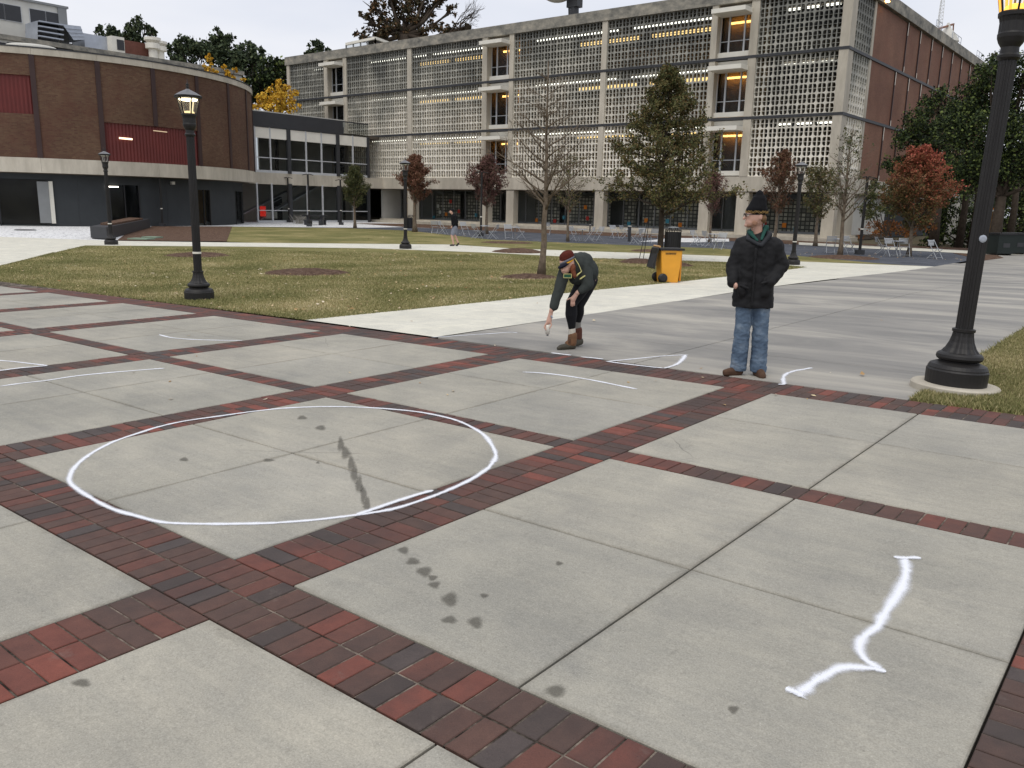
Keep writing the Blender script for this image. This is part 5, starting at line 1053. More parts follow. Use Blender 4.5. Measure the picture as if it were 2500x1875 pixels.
LT('evergreen_tree', 'dark evergreen mass directly left of the library corner', 104, (680, 300), [(672,165,28),(692,160,22),(655,185,34),(688,195,36),(640,205,32),(610,215,38),(668,230,40),(600,250,30)], 'l_cedar', 70, .32, trunk_r=.35, seed=26)
LT('hazy_tree', 'paler thin tree top peeking over the evergreens beside the library', 140, (680, 200), [(665,148,14),(682,150,14),(695,158,12)], 'l_green', 50, .3, trunk_r=.2, seed=27)
LT('golden_tree', 'bright golden ginkgo between the drum and the library', 82, (675, 310), [(685,208,20),(668,222,20),(700,225,22),(690,245,26),(655,245,22),(640,255,16),(672,268,28),(706,262,22),(640,278,22),(625,262,12),(690,285,24)], 'l_gold', 150, .17, trunk_r=.18, seed=28)
LT('golden_tree', 'thin golden shoots rising over the left part of the drum edge', 80, (512, 190), [(508,138,8),(512,150,10),(506,164,12),(515,175,10)], 'l_gold', 160, .16, trunk_r=.06, seed=29)
LT('golden_tree', 'thin golden shoots farther right over the drum edge', 80, (550, 205), [(547,162,6),(550,175,9),(572,170,6),(568,184,9),(530,178,7),(556,188,9),(593,196,5)], 'l_gold', 160, .16, trunk_r=.05, seed=30)
LT('pine_tree', 'small dark pine over the left end of the library roof', 118, (778, 160), [(775,104,11),(764,118,14),(786,116,14),(776,128,18),(752,130,12),(800,122,8)], 'l_pine', 110, .26, trunk_r=.25, seed=31)
LT('great_oak', 'huge brown oak rising behind the library roof', 98, (985, 85), [(915,18,26),(895,45,20),(935,45,24),(960,10,28),(1000,-5,34),(985,35,30),(1040,20,26),(1065,0,26),(1085,-10,20),(1020,60,28),(1060,62,22),(1100,30,20),(935,70,26),(905,82,24),(880,92,18),(965,75,24),(1000,82,20),(1105,70,20),(1085,85,18),(1130,75,18),(950,-20,30),(1050,-30,30),(883,32,14),(1140,66,12),(930,92,20),(1040,88,20)], 'l_bigoak', 85, .24, trunk_r=.75, seed=32, hollow=.15)
random.seed(33); t = thing('bare_limbs', 'leafless dark branches of a bare tree right of the great oak', 'tree', tuple(PT(1075, 95, 97)), FACE); m = MB()
def rec(p, d, Ln, r, k_):
    pts, rs, d2 = branchline(p, d, Ln, r, 4, 0, .22, .02); m.tube(pts, rs, 4)
    if k_ > 0:
        for i in range(3): rec(pts[random.choice((2, 3, 4))], (d2+Vector((U(-.5, .9), U(-.6, .6), U(-.5, .6)))).normalized(), Ln*U(.55, .75), r*.55, k_-1)
for d in ((1, .1, .25), (.9, -.2, .55), (.8, .3, .8), (.95, 0, .1)): rec(Vector((0, 0, 0)), Vector(d), 2.7, .13, 4)
m.build('limbs', M['barkd'], t)
# right hand background greenery
LT('cedar_tree', 'tall deep green tree filling the right edge behind the lamp', 46, (2445, 480), [(2400,190,40),(2440,170,44),(2478,180,44),(2380,250,52),(2430,240,56),(2485,250,52),(2345,310,50),(2400,320,60),(2465,330,60),(2350,390,52),(2420,400,60),(2480,410,52),(2370,450,40),(2515,300,50),(2530,200,50),(2520,420,50)], 'l_cedar', 560, .10, trunk_r=.28, seed=41)
LT('cedar_tree', 'dark green tree in front of the brick wall, left of the tall one', 52, (2290, 500), [(2255,262,26),(2290,240,26),(2230,300,36),(2285,290,44),(2335,270,36),(2200,345,34),(2250,350,46),(2310,350,50),(2180,400,30),(2235,410,42),(2295,420,46),(2340,420,40)], 'l_cedar', 520, .10, trunk_r=.26, seed=42)
LT('yellowing_tree', 'olive yellow tree top against the far end of the brick wall', 66, (2385, 400), [(2385,222,22),(2405,200,20),(2370,240,18),(2420,190,18),(2440,160,14),(2428,135,8)], 'l_green', 220, .15, trunk_r=.2, seed=43)
LT('garden_shrub', 'green and ochre shrub thicket left of the scarlet tree', 50, (2165, 575), [(2150,455,26),(2128,480,22),(2175,470,28),(2140,510,28),(2180,510,28),(2115,520,20),(2200,470,24)], 'l_green', 420, .09, trunk_r=.08, seed=44, cat='shrub')
LT('garden_shrub', 'orange brown shrub under the scarlet tree', 51, (2190, 590), [(2130,555,22),(2165,558,24),(2200,560,22),(2235,562,20),(2265,555,18),(2110,570,14)], 'l_orange', 480, .08, trunk_r=.06, seed=45, cat='shrub', gz=-.4)
LT('garden_shrub', 'dark shrub mass in the shade right of the scarlet tree', 56, (2340, 590), [(2300,545,30),(2345,540,34),(2390,550,30),(2440,545,34),(2490,550,34),(2320,500,34),(2380,495,34),(2450,490,34),(2510,500,34),(2300,575,22),(2345,578,24),(2395,580,26),(2445,582,28),(2495,585,30),(2540,580,34),(2270,520,30),(2420,455,40),(2490,450,40),(2540,480,40)], 'l_cedar', 260, .11, trunk_r=.08, seed=46, cat='shrub')
LT('clipped_hedge', 'low dark hedge strip behind the far side path', 54, (2330, 600), [(2250,592,10),(2275,593,10),(2300,594,10),(2325,596,10),(2350,597,10),(2375,599,10)], 'l_cedar', 900, .06, trunk_r=.04, seed=47, cat='hedge')
for px, lb in ((2342, 'dark trunk in the shade left of the right lamp'), (2372, 'second dark trunk in the shade, closer to the right lamp'), (2462, 'dark trunk right of the right lamp')):
    g = PT(px, 590, 53); t = thing('shaded_tree', lb, 'tree', (g[0], g[1], -.4)); MB().tube([(0, 0, -.05), (.05, .05, 2.5), (-.1, .1, 5.5)], [.26, .2, .16], 9).build('trunk', M['barkd'], t, True)
for i, (px, w_, lb) in enumerate(((2318, .35, 'left'), (2352, .45, 'right'))):
    g = PT(px, 590, 58); t = thing('pale_wall_pier', '%s pale wall pier glimpsed between the dark trunks' % lb, 'wall', (g[0], g[1], -.4), FACE); MB().box(-w_, w_, -.1, .1, 0, 3.4).build('pier', M['offwhite'], t)
LT('screen_hedge', 'tall unlit hedge closing the gap under the trees at the right edge', 64, (2400, 600), [(2280+i*26, 575-(i % 3)*22, 34) for i in range(12)]+[(2290+i*34, 500-(i % 2)*20, 36) for i in range(9)], 'l_cedar', 300, .14, trunk_r=.05, seed=49, cat='hedge', hollow=.1)
# far tree belt closing the view behind the buildings on the right
LT('tree_belt', 'distant dark tree belt closing the view at the right edge', 90, (2500, 520), [(2400+i*60, 480-40*(i % 3), 70) for i in range(14)], 'l_cedar', 60, .3, trunk_r=.3, seed=48)
t = thing('stake_ropes', 'pair of dark guy stakes leaning against the oak beside the yellow bin', 'stakes', G(1560, 636), FACE)
MB().tube([(0, 0, 0), (.28, .2, 1.5)], .014, 5).build('stake', M['black'], t); MB().tube([(.16, 0, 0), (.34, .2, 1.5)], .014, 5).build('stake', M['black'], t)

# ================================================================== grass and litter
random.seed(51); np.random.seed(51)
def inpoly(x, y, P):
    c_ = False; n = len(P); j = n-1
    for i in range(n):
        if (P[i][1] > y) != (P[j][1] > y) and x < (P[j][0]-P[i][0])*(y-P[i][1])/(P[j][1]-P[i][1])+P[i][0]: c_ = not c_
        j = i
    return c_
def blades(name, poly, n, dmax, hgt):
    xs = [p[0] for p in poly]; ys = [p[1] for p in poly]; v = []; f = []; ti = []; k_ = 0; tries = 0
    while k_ < n and tries < n*60:
        tries += 1; x = U(min(xs), max(xs)); y = U(min(ys), max(ys)); d = x*FHX+y*FHY
        if d > dmax or d < 5 or rnd() > (9/d)**1.6 or not inpoly(x, y, poly): continue
        if abs(x*RR[0]+y*RR[1]) > d*.68: continue
        z = hz(x, y)-.004; a = U(0, 6.28); h_ = hgt*U(.5, 1.25); w_ = .0035*(1+d/12); lx, ly = U(-.6, .6)*h_, U(-.6, .6)*h_
        v += [(x-w_*math.cos(a), y-w_*math.sin(a), z), (x+w_*math.cos(a), y+w_*math.sin(a), z), (x+lx, y+ly, z+h_)]; f.append((3*k_, 3*k_+1, 3*k_+2)); ti.append(min(max(.45+.5*mnoise.noise(Vector((x*.6, y*.6, 0)))+random.gauss(0, .22), 0), 1)); k_ += 1
    if name == 'lawn_grass':
        for e_ in range(len(poly)):
            a_, b_ = Vector(poly[e_][:2]), Vector(poly[(e_+1) % len(poly)][:2]); L_ = (b_-a_).length
            for _ in range(int(L_*220)):
                p_ = a_.lerp(b_, rnd()); x, y = p_.x+random.gauss(0, .022), p_.y+random.gauss(0, .022); d = x*FHX+y*FHY
                if d > 30 or d < 5: continue
                z = hz(x, y)-.004; a = U(0, 6.28); h_ = hgt*U(.6, 1.3); w_ = .0035*(1+d/12); lx, ly = U(-.9, .9)*h_, U(-.9, .9)*h_
                v += [(x-w_*math.cos(a), y-w_*math.sin(a), z), (x+w_*math.cos(a), y+w_*math.sin(a), z), (x+lx, y+ly, z+h_)]; f.append((3*k_, 3*k_+1, 3*k_+2)); ti.append(min(max(.35+random.gauss(0, .22), 0), 1)); k_ += 1
    o = mesh_obj(name, v, f, M['blade']); a = o.data.attributes.new('tint', 'FLOAT', 'FACE'); a.data.foreach_set('value', ti); tag(o, 'short patchy olive and straw coloured turf grass on the lawn', 'grass', kind='stuff'); return o
blades('lawn_grass', lawn1, 190000, 34, .032)
o = blades('lawn_grass', [(-1.78, 7.93), (3.5, 8.0), (5, 14), (4, 20), (-1.78, 20)], 60000, 20, .04); o['label'] = 'short patchy turf grass around the right lamp footing'
v = []; f = []; ti = []
def leafquad(x, y, s_, dz=.012):
    z = hz(x, y)+dz; a = U(0, 6.28); c_, q = math.cos(a)*s_, math.sin(a)*s_; i = len(v); v.extend([(x-c_, y-q, z), (x+q*.5, y-c_*.5, z+U(0, .3)*s_), (x+c_, y+q, z+U(0, .5)*s_), (x-q*.5, y+c_*.5, z)]); f.append((i, i+1, i+2, i+3)); ti.append(rnd())
n = 0
while n < 700:
    px, py = U(0, 2500), U(560, 800)
    g = G(px, py)
    if inpoly(g[0], g[1], lawn1) or (g[0] > -1.7 and g[1] > 8): leafquad(g[0], g[1], U(.02, .055)); n += 1
for _ in range(260): g = G(U(850, 2400), U(568, 640)); leafquad(g[0], g[1], U(.03, .08), .02)
for _ in range(40): g = G(U(300, 2450), U(720, 1000)); leafquad(g[0], g[1], U(.012, .03), .006)
for px, py in ((2105, 918), (1450, 785), (2445, 918)): g = G(px, py); leafquad(g[0], g[1], .05, .02)
for (cx_, cy_, rr) in ((1292, 677, 1.6), (1562, 641, 1.8), (1240, 590, 2.5), (1014, 568, 2), (1187, 573, 2), (2219, 628, 2.5), (2050, 626, 2), (750, 666, 1.8)):
    g = G(cx_, cy_)
    for _ in range(45): a = U(0, 6.28); r_ = rr*math.sqrt(rnd()); leafquad(g[0]+math.cos(a)*r_, g[1]+math.sin(a)*r_, U(.025, .06), .03)
o = mesh_obj('fallen_leaves', v, f, M['leaf']); a = o.data.attributes.new('tint', 'FLOAT', 'FACE'); a.data.foreach_set('value', ti); tag(o, 'scattered pale dead leaves on the lawns and patio', 'leaves', kind='stuff')
# ================================================================== people
dg = bpy.context.evaluated_depsgraph_get
def cap(a, b, ra, rb, n=14, sy=1.0):
    """closed tapered capsule from a to b, optional flattening across y"""
    a = Vector(a); b = Vector(b); d = b-a; Ln = max(d.length, 1e-4); d = d/Ln; x = d.orthogonal().normalized() if abs(d.x) > .9 else d.cross(Vector((0, 1, 0))).normalized(); y = d.cross(x)
    v = []; f = []; rings = [(-ra*math.cos(t), ra*math.sin(t)) for t in (0.35, .8, 1.2, math.pi/2)]+[(Ln+rb*math.sin(t), rb*math.cos(t)) for t in (0, .4, .8, 1.25)]
    for z, r in rings:
        for k_ in range(n):
            an = 2*math.pi*k_/n; v.append(a+d*z+(x*math.cos(an)+y*math.sin(an)*sy)*r)
    for i in range(len(rings)-1):
        for k_ in range(n): f.append((i*n+k_, i*n+(k_+1) % n, (i+1)*n+(k_+1) % n, (i+1)*n+k_))
    f.append(tuple(range(n-1, -1, -1))); f.append(tuple((len(rings)-1)*n+k_ for k_ in range(n))); return v, f
def ell(c_, r, rot=None, n=16, m_=10):
    v = []; f = []; Rm = rot or Matrix.Identity(3)
    for i in range(m_+1):
        th = math.pi*(i+.02)/(m_+.04)
        for k_ in range(n):
            an = 2*math.pi*k_/n; v.append(Vector(c_)+Rm @ Vector((r[0]*math.sin(th)*math.cos(an), r[1]*math.sin(th)*math.sin(an), r[2]*math.cos(th))))
    for i in range(m_):
        for k_ in range(n): f.append((i*n+k_, (i+1)*n+k_, (i+1)*n+(k_+1) % n, i*n+(k_+1) % n))
    f.append(tuple(range(n))); f.append(tuple(m_*n+k_ for k_ in range(n-1, -1, -1))); return v, f
def organic(name, prims, voxel, mat, parent, sm=4, fold=0., fs=9., cut=None, fdir=(1, 1, .5)):
    m = MB()
    for p in prims: m.add(*p)
    o = m.build(name, mat, None); r = o.modifiers.new('r', 'REMESH'); r.mode = 'VOXEL'; r.voxel_size = voxel
    s_ = o.modifiers.new('s', 'SMOOTH'); s_.iterations = sm; s_.factor = .5
    me = bpy.data.meshes.new_from_object(o.evaluated_get(dg())); bpy.data.objects.remove(o)
    if cut is not None:
        bm = bmesh.new(); bm.from_mesh(me); r_ = bmesh.ops.bisect_plane(bm, geom=bm.verts[:]+bm.edges[:]+bm.faces[:], plane_co=(0, 0, cut), plane_no=(0, 0, -1), clear_outer=True); bmesh.ops.holes_fill(bm, edges=[e for e in bm.edges if e.is_boundary]); bm.to_mesh(me); bm.free()
    if fold:
        n = len(me.vertices); co = np.empty(n*3); me.vertices.foreach_get('co', co); no = np.empty(n*3); me.vertices.foreach_get('normal', no); co = co.reshape(-1, 3); no = no.reshape(-1, 3)
        for i in range(n):
            q = Vector((co[i][0]*fdir[0], co[i][1]*fdir[1], co[i][2]*fdir[2]))*fs; k_ = mnoise.noise(q)+.5*mnoise.noise(q*2.3); co[i] += no[i]*fold*k_
        me.vertices.foreach_set('co', co.ravel())
    me.polygons.foreach_set('use_smooth', [True]*len(me.polygons)); me.update(); o = bpy.data.objects.new(name, me); me.materials.clear(); me.materials.append(mat); return link(o, parent)
SKIN = basic('skin', (198, 158, 140), .55, .08, 12, .35); HAIR = basic('reddish_hair', (112, 62, 40), .7, .2, 30)
JACK = basic('black_padded_jacket', (26, 26, 28), .75, .2, 14, .3, .004, 40)
t = NT('worn_blue_denim'); c = t.ramp(t.noise(5, 5, .6), [(.3, lin((62, 78, 98))), (.52, lin((92, 110, 130))), (.72, lin((136, 148, 160)))]); t.col(c); t.bump(t.noise(90, 3), .003); DEN = t.m
SHOE = basic('brown_suede', (84, 62, 48), .8, .2, 20); GREEN = basic('teal_green_hood', (36, 76, 68), .85, .15, 14); KNIT = basic('black_knit', (17, 17, 20), .85, .15, 30, .2, .003, 120)
# ---- standing man -------------------------------------------------
mp_ = G(1824, 916)
man = thing('person', 'standing person in a black parka, blue jeans and pointed knit cap, hands in pockets', 'person', mp_, FACE)
hd = Vector((-.045, .0, 1.605))
body = [cap((0, .03, .92), (0, .04, 1.32), .09, .09), cap((-.12, .04, 1.35), (.12, .04, 1.35), .05, .05), cap((0, .03, 1.40), (-.03, .015, 1.54), .058, .055),
        ell(hd, (.098, .078, .105)), ell(hd+Vector((-.045, 0, -.055)), (.055, .056, .05)), cap(hd+Vector((-.092, 0, .012)), hd+Vector((-.118, 0, -.022)), .009, .014), cap(hd+Vector((-.09, -.012, -.052)), hd+Vector((-.09, .012, -.052)), .011, .011), ell(hd+Vector((-.086, 0, -.088)), (.022, .026, .018)), ell(hd+Vector((-.085, 0, .03)), (.02, .05, .012)),
        ell(hd+Vector((.028, -.080, -.005)), (.018, .010, .03)), ell(hd+Vector((.028, .080, -.005)), (.018, .010, .03)),
        cap((-.08, .03, .92), (-.075, .02, .50), .085, .055), cap((-.075, .02, .50), (-.085, .03, .09), .052, .038), cap((.09, .02, .92), (.10, .0, .50), .085, .055), cap((.10, .0, .50), (.105, .0, .09), .052, .038),
        cap((-.085, .03, .05), (-.19, -.015, .03), .03, .022), cap((.105, 0, .05), (.11, -.11, .03), .03, .022),
        cap((-.155, .035, 1.32), (-.215, .03, 1.10), .042, .036), cap((-.215, .03, 1.10), (-.225, -.04, .965), .033, .028), ell((-.215, -.085, .925), (.022, .04, .035)),
        cap((.165, .04, 1.32), (.25, .05, 1.12), .042, .036), cap((.25, .05, 1.12), (.14, -.07, .97), .033, .026), ell((.10, -.09, .94), (.035, .02, .035))]
organic('body', body, .0085, SKIN, man, 3)
jacket = [cap((-.10, .03, 1.335), (.10, .035, 1.335), .092, .096), cap((-.075, .03, 1.30), (-.088, .02, .70), .118, .118), cap((.075, .03, 1.30), (.088, .02, .70), .118, .122), cap((0, .02, 1.32), (0, .01, .70), .125, .128), cap((-.13, .03, 1.345), (.0, .03, 1.40), .06, .07), cap((.14, .03, 1.35), (.0, .03, 1.41), .06, .07),
          cap((-.158, .03, 1.325), (-.218, .03, 1.10), .080, .074), cap((-.218, .03, 1.10), (-.235, -.045, .955), .072, .056),
          cap((.172, .035, 1.33), (.255, .05, 1.12), .088, .088), cap((.255, .05, 1.12), (.12, -.095, .955), .084, .054), cap((.22, .05, 1.2), (.23, .04, 1.06), .078, .070),
          ell((.085, -.105, .885), (.07, .03, .07)), ell((-.15, -.085, .88), (.05, .04, .075))]
organic('jacket', jacket, .0105, JACK, man, 4, .012, 9, cut=.705, fdir=(1, 1, 1.3))
organic('collar', [cap((-.115, -.05, 1.385), (-.02, -.115, 1.335), .022, .018), cap((.0, -.115, 1.33), (.095, -.05, 1.43), .02, .026), cap((.095, -.05, 1.43), (.08, .07, 1.455), .028, .026), cap((-.115, -.05, 1.385), (-.085, .06, 1.43), .022, .024)], .008, basic('dark_grey_collar', (44, 46, 50), .8, .15, 18), man, 2)
organic('placket', [cap((-.05, -.118, 1.29), (-.045, -.118, .73), .014, .014)], .007, JACK, man, 3, .004, 30, cut=.705)
for nm, a, z_, b_ in (('pocket_flap', (-.17, -.115, .93), 0, (-.10, -.13, .905)), ('pocket_flap', (.03, -.145, .96), 0, (.12, -.125, .985))): organic(nm, [cap(a, b_, .014, .014)], .006, JACK, man, 1)
organic('hood', [ell((.05, .07, 1.45), (.08, .05, .055)), cap((.065, .0, 1.495), (.075, .07, 1.465), .032, .034), cap((-.075, -.03, 1.425), (-.035, -.085, 1.375), .020, .014), cap((.055, -.01, 1.48), (.005, -.09, 1.385), .022, .013), cap((-.085, -.015, 1.44), (-.08, .05, 1.455), .024, .026)], .007, GREEN, man, 2, .004, 20)
organic('jeans', [cap((-.078, .02, .86), (-.082, .012, .50), .092, .080), cap((-.082, .012, .50), (-.090, .03, .07), .079, .084), cap((.080, .015, .86), (.096, .0, .50), .094, .082), cap((.096, .0, .50), (.106, -.005, .07), .081, .086), cap((-.06, .02, .86), (.06, .02, .86), .10, .10)], .008, DEN, man, 2, .0065, 17, cut=.045, fdir=(1, 1, 1.8))
organic('shoe', [cap((-.075, .035, .045), (-.20, -.02, .038), .046, .036), cap((-.20, -.02, .038), (-.235, -.03, .034), .036, .03), cap((-.08, .03, .03), (-.23, -.03, .02), .045, .032)], .007, SHOE, man, 2)
organic('shoe', [cap((.108, .02, .05), (.112, -.10, .042), .05, .042), cap((.112, -.10, .038), (.113, -.14, .034), .043, .036), cap((.108, .02, .03), (.113, -.14, .022), .05, .04)], .007, SHOE, man, 2)
organic('knit_cap', [ell(hd+Vector((.008, 0, .060)), (.110, .096, .066)), cap(hd+Vector((.010, 0, .075)), hd+Vector((.022, 0, .15)), .100, .072), cap(hd+Vector((.022, 0, .15)), hd+Vector((.022, 0, .215)), .072, .040), cap(hd+Vector((.022, 0, .21)), hd+Vector((.018, 0, .25)), .040, .010)], .007, KNIT, man, 3, .003, 25)
m = MB(); 
for k_ in range(40):
    a = 2*math.pi*k_/40; a2 = 2*math.pi*(k_+1)/40; f_ = lambda a: hd+Vector((.008+.109*math.cos(a), .095*math.sin(a), .044+.012*math.sin(a*9))); m.bar(f_(a), f_(a2), .005, .005)
    f_ = lambda a: hd+Vector((.008+.109*math.cos(a), .095*math.sin(a), .044-.012*math.sin(a*9+1))); m.bar(f_(a), f_(a2), .004, .004)
m.build('cap_pattern', basic('tan_knit_pattern', (150, 122, 76), .9, .15, 30), man)['kind'] = 'stuff'
organic('hair', [ell(hd+Vector((.05, 0, -.015)), (.058, .082, .05)), ell(hd+Vector((.075, 0, -.04)), (.03, .055, .03))], .007, basic('sandy_hair', (120, 92, 66), .75, .2, 40), man, 2, .003, 40)
organic('beard', [ell(hd+Vector((-.06, 0, -.085)), (.035, .045, .026)), ell(hd+Vector((-.02, -.058, -.06)), (.03, .014, .03))], .006, basic('thin_beard', (158, 120, 98), .8, .15, 40), man, 2)
m = MB(); ey = hd+Vector((-.092, 0, .012))
for s_ in (-1, 1):
    c_ = ey+Vector((-.012, s_*.030, 0)); pts = [c_+Vector((0, .024*math.cos(a), .017*math.sin(a))) for a in [i*math.pi/6 for i in range(13)]]; m.tube(pts, .0035, 5); m.tube([c_+Vector((0, s_*.026, .006)), hd+Vector((.02, s_*.082, .022))], .0035, 5)
m.tube([ey+Vector((-.014, -.008, .004)), ey+Vector((-.014, .008, .004))], .0035, 5); m.build('glasses', M['black'], man)
for s_ in (-1, 1): organic('eye', [ell(hd+Vector((-.083, s_*.030, .012)), (.012, .013, .011))], .004, M['whitep'], man, 1)
# ---- bending painter ---------------------------------------------
wp = G(1394, 851)
S1 = 1/1078
def q(x, y, d=0): return Vector(((x-520)*S1, d, (1512-y)*S1*.985))
SWEAT = basic('grey_green_fleece', (60, 64, 62), .95, .14, 16, .15, .004, 70); LEG = basic('black_leggings', (16, 17, 22), .75, .15, 12)
wo_ = thing('person', 'bending person in grey fleece and black leggings spraying paint on the ground', 'person', wp, FACE)
sh1 = q(425, 400, -.10); el1 = q(320, 720, -.16); wr1 = q(232, 985, -.20); sh2 = q(640, 400, -.06); el2 = q(700, 640, -.12); wr2 = q(560, 745, -.16); hp = q(735, 560, .10)
hc = q(415, 355, -.16)
kn1 = q(500, 900, -.04); an1 = q(520, 1290, -.02); kn2 = q(610, 930, .10); an2 = q(612, 1210, .22); 
def hand(wr, palm, fingers, th, s_=1.0):
    L_ = [cap(wr, palm, .024*s_, .034*s_, sy=.75)]
    for pts in fingers+[th]:
        for a, b_ in zip(pts[:-1], pts[1:]): L_.append(cap(a, b_, .0095*s_, .0085*s_, 8))
    return L_
pm = q(205, 1120, -.21)
fing = [[pm+Vector((-.035+.012*i, -.02+.012*i, -.02)), pm+Vector((-.055+.012*i, -.03+.014*i, -.062-.006*(i == 1))), pm+Vector((-.035+.010*i, -.035+.012*i, -.10))] for i in range(4)]
thb = [pm+Vector((.02, -.01, .0)), pm+Vector((.032, -.02, -.04)), pm+Vector((.012, -.03, -.075))]
pm2 = q(510, 830, -.15)
fing2 = [[pm2+Vector((-.02+.012*i, -.005, -.02)), pm2+Vector((-.022+.014*i, -.004, -.055)), pm2+Vector((-.02+.014*i, .008, -.085+.006*abs(i-1)))] for i in range(4)]
thb2 = [pm2+Vector((-.02, -.01, .02)), pm2+Vector((-.055, -.012, .005)), pm2+Vector((-.075, -.006, -.012))]
body = [cap(hp+Vector((0, -.05, 0)), hp+Vector((0, .05, 0)), .09, .09), cap(hp, q(570, 400, -.04), .09, .09), cap(sh1, sh2, .06, .06), cap(q(540, 400, -.08), q(450, 380, -.13), .05, .05),
        ell(hc, (.085, .088, .10), Matrix.Rotation(rad(-35), 3, 'Y')), ell(q(395, 440, -.19), (.055, .06, .055)), cap(q(375, 425, -.23), q(362, 452, -.24), .009, .013), ell(q(385, 475, -.21), (.03, .03, .02)),
        cap(sh1, el1, .05, .04), cap(el1, wr1, .04, .028), cap(sh2, el2, .05, .04), cap(el2, wr2, .038, .027),
        cap(hp+Vector((-.03, -.07, -.03)), kn1, .08, .052), cap(kn1, an1, .055, .036), cap(hp+Vector((.02, .08, -.03)), kn2, .08, .052), cap(kn2, an2, .055, .036),
        cap(an1, q(525, 1430, -.03), .034, .028), cap(q(525, 1440, -.03), q(430, 1475, -.07), .026, .02), cap(an2, q(620, 1400, .21), .034, .028)]
body += hand(wr1, pm, fing, thb)+hand(wr2, pm2, fing2, thb2)
organic('body', body, .0075, SKIN, wo_, 2)
organic('leggings', [cap(hp+Vector((.01, -.07, 0)), hp+Vector((.01, .07, 0)), .135, .135), cap(hp+Vector((-.04, -.06, -.02)), kn1, .112, .070), cap(kn1, q(505, 1050, -.03), .070, .074), cap(q(505, 1050, -.03), q(520, 1235, -.02), .072, .042), cap(hp+Vector((.01, .07, -.04)), kn2, .108, .072), cap(kn2, q(620, 1050, .15), .068, .064), cap(q(620, 1050, .15), q(614, 1165, .2), .064, .044)], .009, LEG, wo_, 3, .003, 12)
organic('sock', [cap(q(522, 1245, -.02), q(525, 1320, -.02), .044, .046)], .007, basic('pale_knit_sock', (196, 190, 178), .9, .1, 60), wo_, 1)
organic('sock', [cap(q(612, 1165, .2), q(612, 1250, .22), .044, .046)], .007, basic('grey_knit_sock', (140, 138, 132), .9, .1, 60), wo_, 1)
BOOT = basic('tan_leather', (112, 80, 56), .7, .2, 20); RUB = basic('olive_rubber', (72, 68, 58), .6, .1, 15)
organic('boot_shaft', [cap(q(535, 1335, -.02), q(525, 1430, -.03), .058, .06), cap(q(480, 1440, -.05), q(530, 1430, -.03), .045, .055)], .007, BOOT, wo_, 2, .003, 25)
organic('boot_foot', [cap(q(540, 1462, -.03), q(375, 1478, -.10), .045, .032), cap(q(550, 1475, -.03), q(350, 1490, -.11), .035, .026)], .007, RUB, wo_, 2)
organic('boot_shaft', [cap(q(625, 1290, .22), q(625, 1400, .22), .052, .055)], .007, basic('reddish_leather', (92, 54, 42), .7, .2, 20), wo_, 2, .003, 25)
organic('boot_foot', [cap(q(655, 1445, .22), q(600, 1460, .16), .045, .036), cap(q(665, 1462, .22), q(590, 1475, .14), .035, .03)], .007, RUB, wo_, 2)
m = MB()
for i in range(5): m.bar(q(470, 1345+i*20, -.09), q(505, 1352+i*20, -.095), .007)
m.build('laces', SHOE, wo_)['kind'] = 'stuff'
organic('fleece', [cap(hp+Vector((-.02, -.05, .04)), hp+Vector((-.02, .06, .04)), .125, .125), cap(q(690, 480, .06), q(560, 380, -.04), .15, .135), cap(q(620, 370, .02), q(540, 400, -.06), .14, .12), cap(q(640, 560, .0), q(540, 560, -.04), .10, .085), cap(sh1+Vector((.03, .02, 0)), sh2, .085, .09), cap(sh1, el1, .082, .066), cap(el1, q(262, 925, -.19), .064, .055), cap(q(262, 925, -.19), q(246, 960, -.195), .052, .034), cap(sh2, el2, .085, .072), cap(el2, q(600, 715, -.155), .068, .042)], .010, SWEAT, wo_, 4, .009, 11)
YT = basic('pale_yellow_trim', (200, 194, 130), .85, .1, 20)
organic('collar_trim', [cap(q(512, 300, -.17), q(560, 370, -.195), .006, .006), cap(q(560, 370, -.195), q(602, 462, -.20), .006, .006), cap(q(602, 462, -.20), q(555, 500, -.215), .006, .010), cap(q(555, 500, -.215), q(515, 550, -.21), .010, .006)], .005, YT, wo_, 1)
organic('chest_stripe', [cap(q(590, 560, -.182), q(650, 520, -.162), .010, .009)], .005, YT, wo_, 1)
organic('hair', [ell(q(490, 430, -.20), (.035, .05, .06)), cap(q(480, 400, -.21), q(510, 520, -.225), .032, .026)], .007, HAIR, wo_, 2, .006, 30)
Rh = Matrix.Rotation(rad(-30), 3, 'Y')
organic('beanie', [ell(q(405, 268, -.16), (.092, .092, .062), Rh), ell(q(410, 290, -.16), (.095, .095, .05), Rh)], .007, basic('burgundy_knit', (84, 38, 31), .9, .15, 40, .15, .003, 120), wo_, 2, .003, 40)
organic('grey_headband', [ell(q(415, 325, -.162), (.101, .101, .030), Rh)], .006, basic('grey_headband_knit', (104, 104, 112), .9, .15, 30), wo_, 1)
organic('yellow_headband', [ell(q(405, 362, -.165), (.106, .104, .022), Rh)], .006, basic('yellow_headband_knit', (214, 158, 46), .9, .1, 30), wo_, 1)
organic('navy_headband', [ell(q(380, 382, -.185), (.088, .096, .027), Rh)], .006, basic('navy_headband_knit', (22, 24, 40), .9, .1, 30), wo_, 1)
m = MB(); a, b_ = q(372, 492, -.27), q(470, 492, -.265); zz = Vector((0, 0, -.045)); m.add([a, b_, b_+zz, a+zz], [(0, 1, 2, 3)]); m.build('badge', basic('dark_green_badge', (40, 84, 62), .7, .1), wo_)
m = MB().bar(a, b_, .006).bar(b_, b_+zz, .006).bar(b_+zz, a+zz, .006).bar(a+zz, a, .006); m.build('badge_edge', YT, wo_)
m = MB().tube([q(228, 1040, -.222), q(250, 1075, -.222)], .012, 6).build('bracelet', M['metal'], wo_)
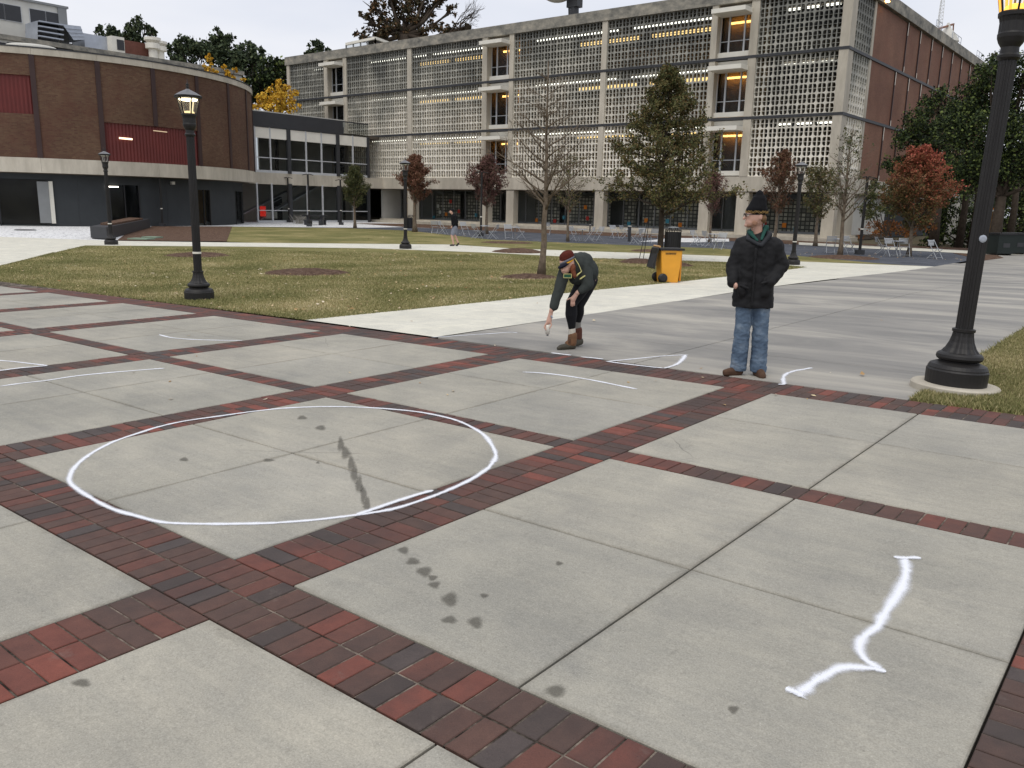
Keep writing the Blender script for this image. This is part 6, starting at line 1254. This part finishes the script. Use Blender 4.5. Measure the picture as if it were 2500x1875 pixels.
cn = thing('spray_can', 'white spray paint can held upside down in the bending painter’s hand'.replace('’', "'"), 'spray can', wp, FACE)
MB().lathe([(.008, 0), (.026, .004), (.027, .10), (.021, .115)], 20).build('can', M['whitep'], cn, True).location = pm+Vector((-.012, -.012, -.155)); MB().lathe([(.012, 0), (.014, .018)], 12).build('nozzle', M['greyframe'], cn).location = pm+Vector((-.012, -.012, -.173))
# ---- walking pedestrian ------------------------------------------
pp = G(1110, 601)
pe = thing('person', 'distant person walking left on the white path in black jacket and grey shorts', 'person', pp, FACE)
hd = Vector((-.15, 0, 1.64))
organic('body', [ell(hd, (.095, .078, .115)), ell(hd+Vector((-.05, 0, -.05)), (.05, .05, .05)), cap(hd+Vector((-.09, 0, .01)), hd+Vector((-.11, 0, -.02)), .01, .014), cap(hd+Vector((.02, 0, -.08)), (-.07, 0, 1.46), .055, .06), cap((-.05, 0, 1.38), (0, 0, 1.0), .13, .13), cap((-.03, -.15, 1.4), (.05, -.19, 1.12), .05, .045), cap((.05, -.19, 1.12), (-.13, -.18, .93), .04, .03), ell((-.15, -.18, .90), (.03, .02, .045)), cap((-.03, .15, 1.4), (.1, .17, 1.15), .05, .045),
    cap((0, -.08, .95), (-.13, -.08, .52), .09, .06), cap((-.13, -.08, .52), (-.05, -.08, .10), .058, .036), cap((.02, .08, .95), (.0, .08, .52), .09, .06), cap((.0, .08, .52), (.16, .08, .16), .058, .036)], .010, SKIN, pe, 2)
organic('hair', [ell(hd+Vector((.015, 0, .05)), (.10, .085, .085)), ell(hd+Vector((.05, 0, .0)), (.06, .082, .07))], .008, KNIT, pe, 1)
organic('jacket', [cap((-.06, -.10, 1.42), (-.06, .10, 1.42), .08, .08), cap((-.04, 0, 1.38), (0, 0, .98), .16, .165), cap((-.03, -.15, 1.4), (.06, -.18, 1.12), .075, .07), cap((.06, -.18, 1.12), (-.08, -.18, .96), .066, .05), cap((-.03, .15, 1.4), (.1, .17, 1.15), .075, .07), cap((-.08, 0, 1.5), (-.04, .0, 1.45), .075, .08)], .012, KNIT, pe, 3, .006, 9)
organic('shorts', [cap((0, -.06, .94), (0, .06, .94), .14, .14), cap((0, -.08, .9), (-.09, -.08, .60), .12, .10), cap((.02, .08, .9), (.02, .08, .62), .12, .10)], .012, basic('grey_shorts', (128, 132, 144), .85, .1, 8), pe, 2, .004, 9)
organic('shoe', [cap((-.03, -.08, .06), (-.20, -.08, .04), .045, .035)], .009, M['black'], pe, 1); organic('shoe', [cap((.18, .08, .14), (.12, .08, .04), .045, .038), cap((.12, .08, .04), (.06, .08, .04), .038, .03)], .009, M['black'], pe, 1)
bpy.context.view_layer.update()
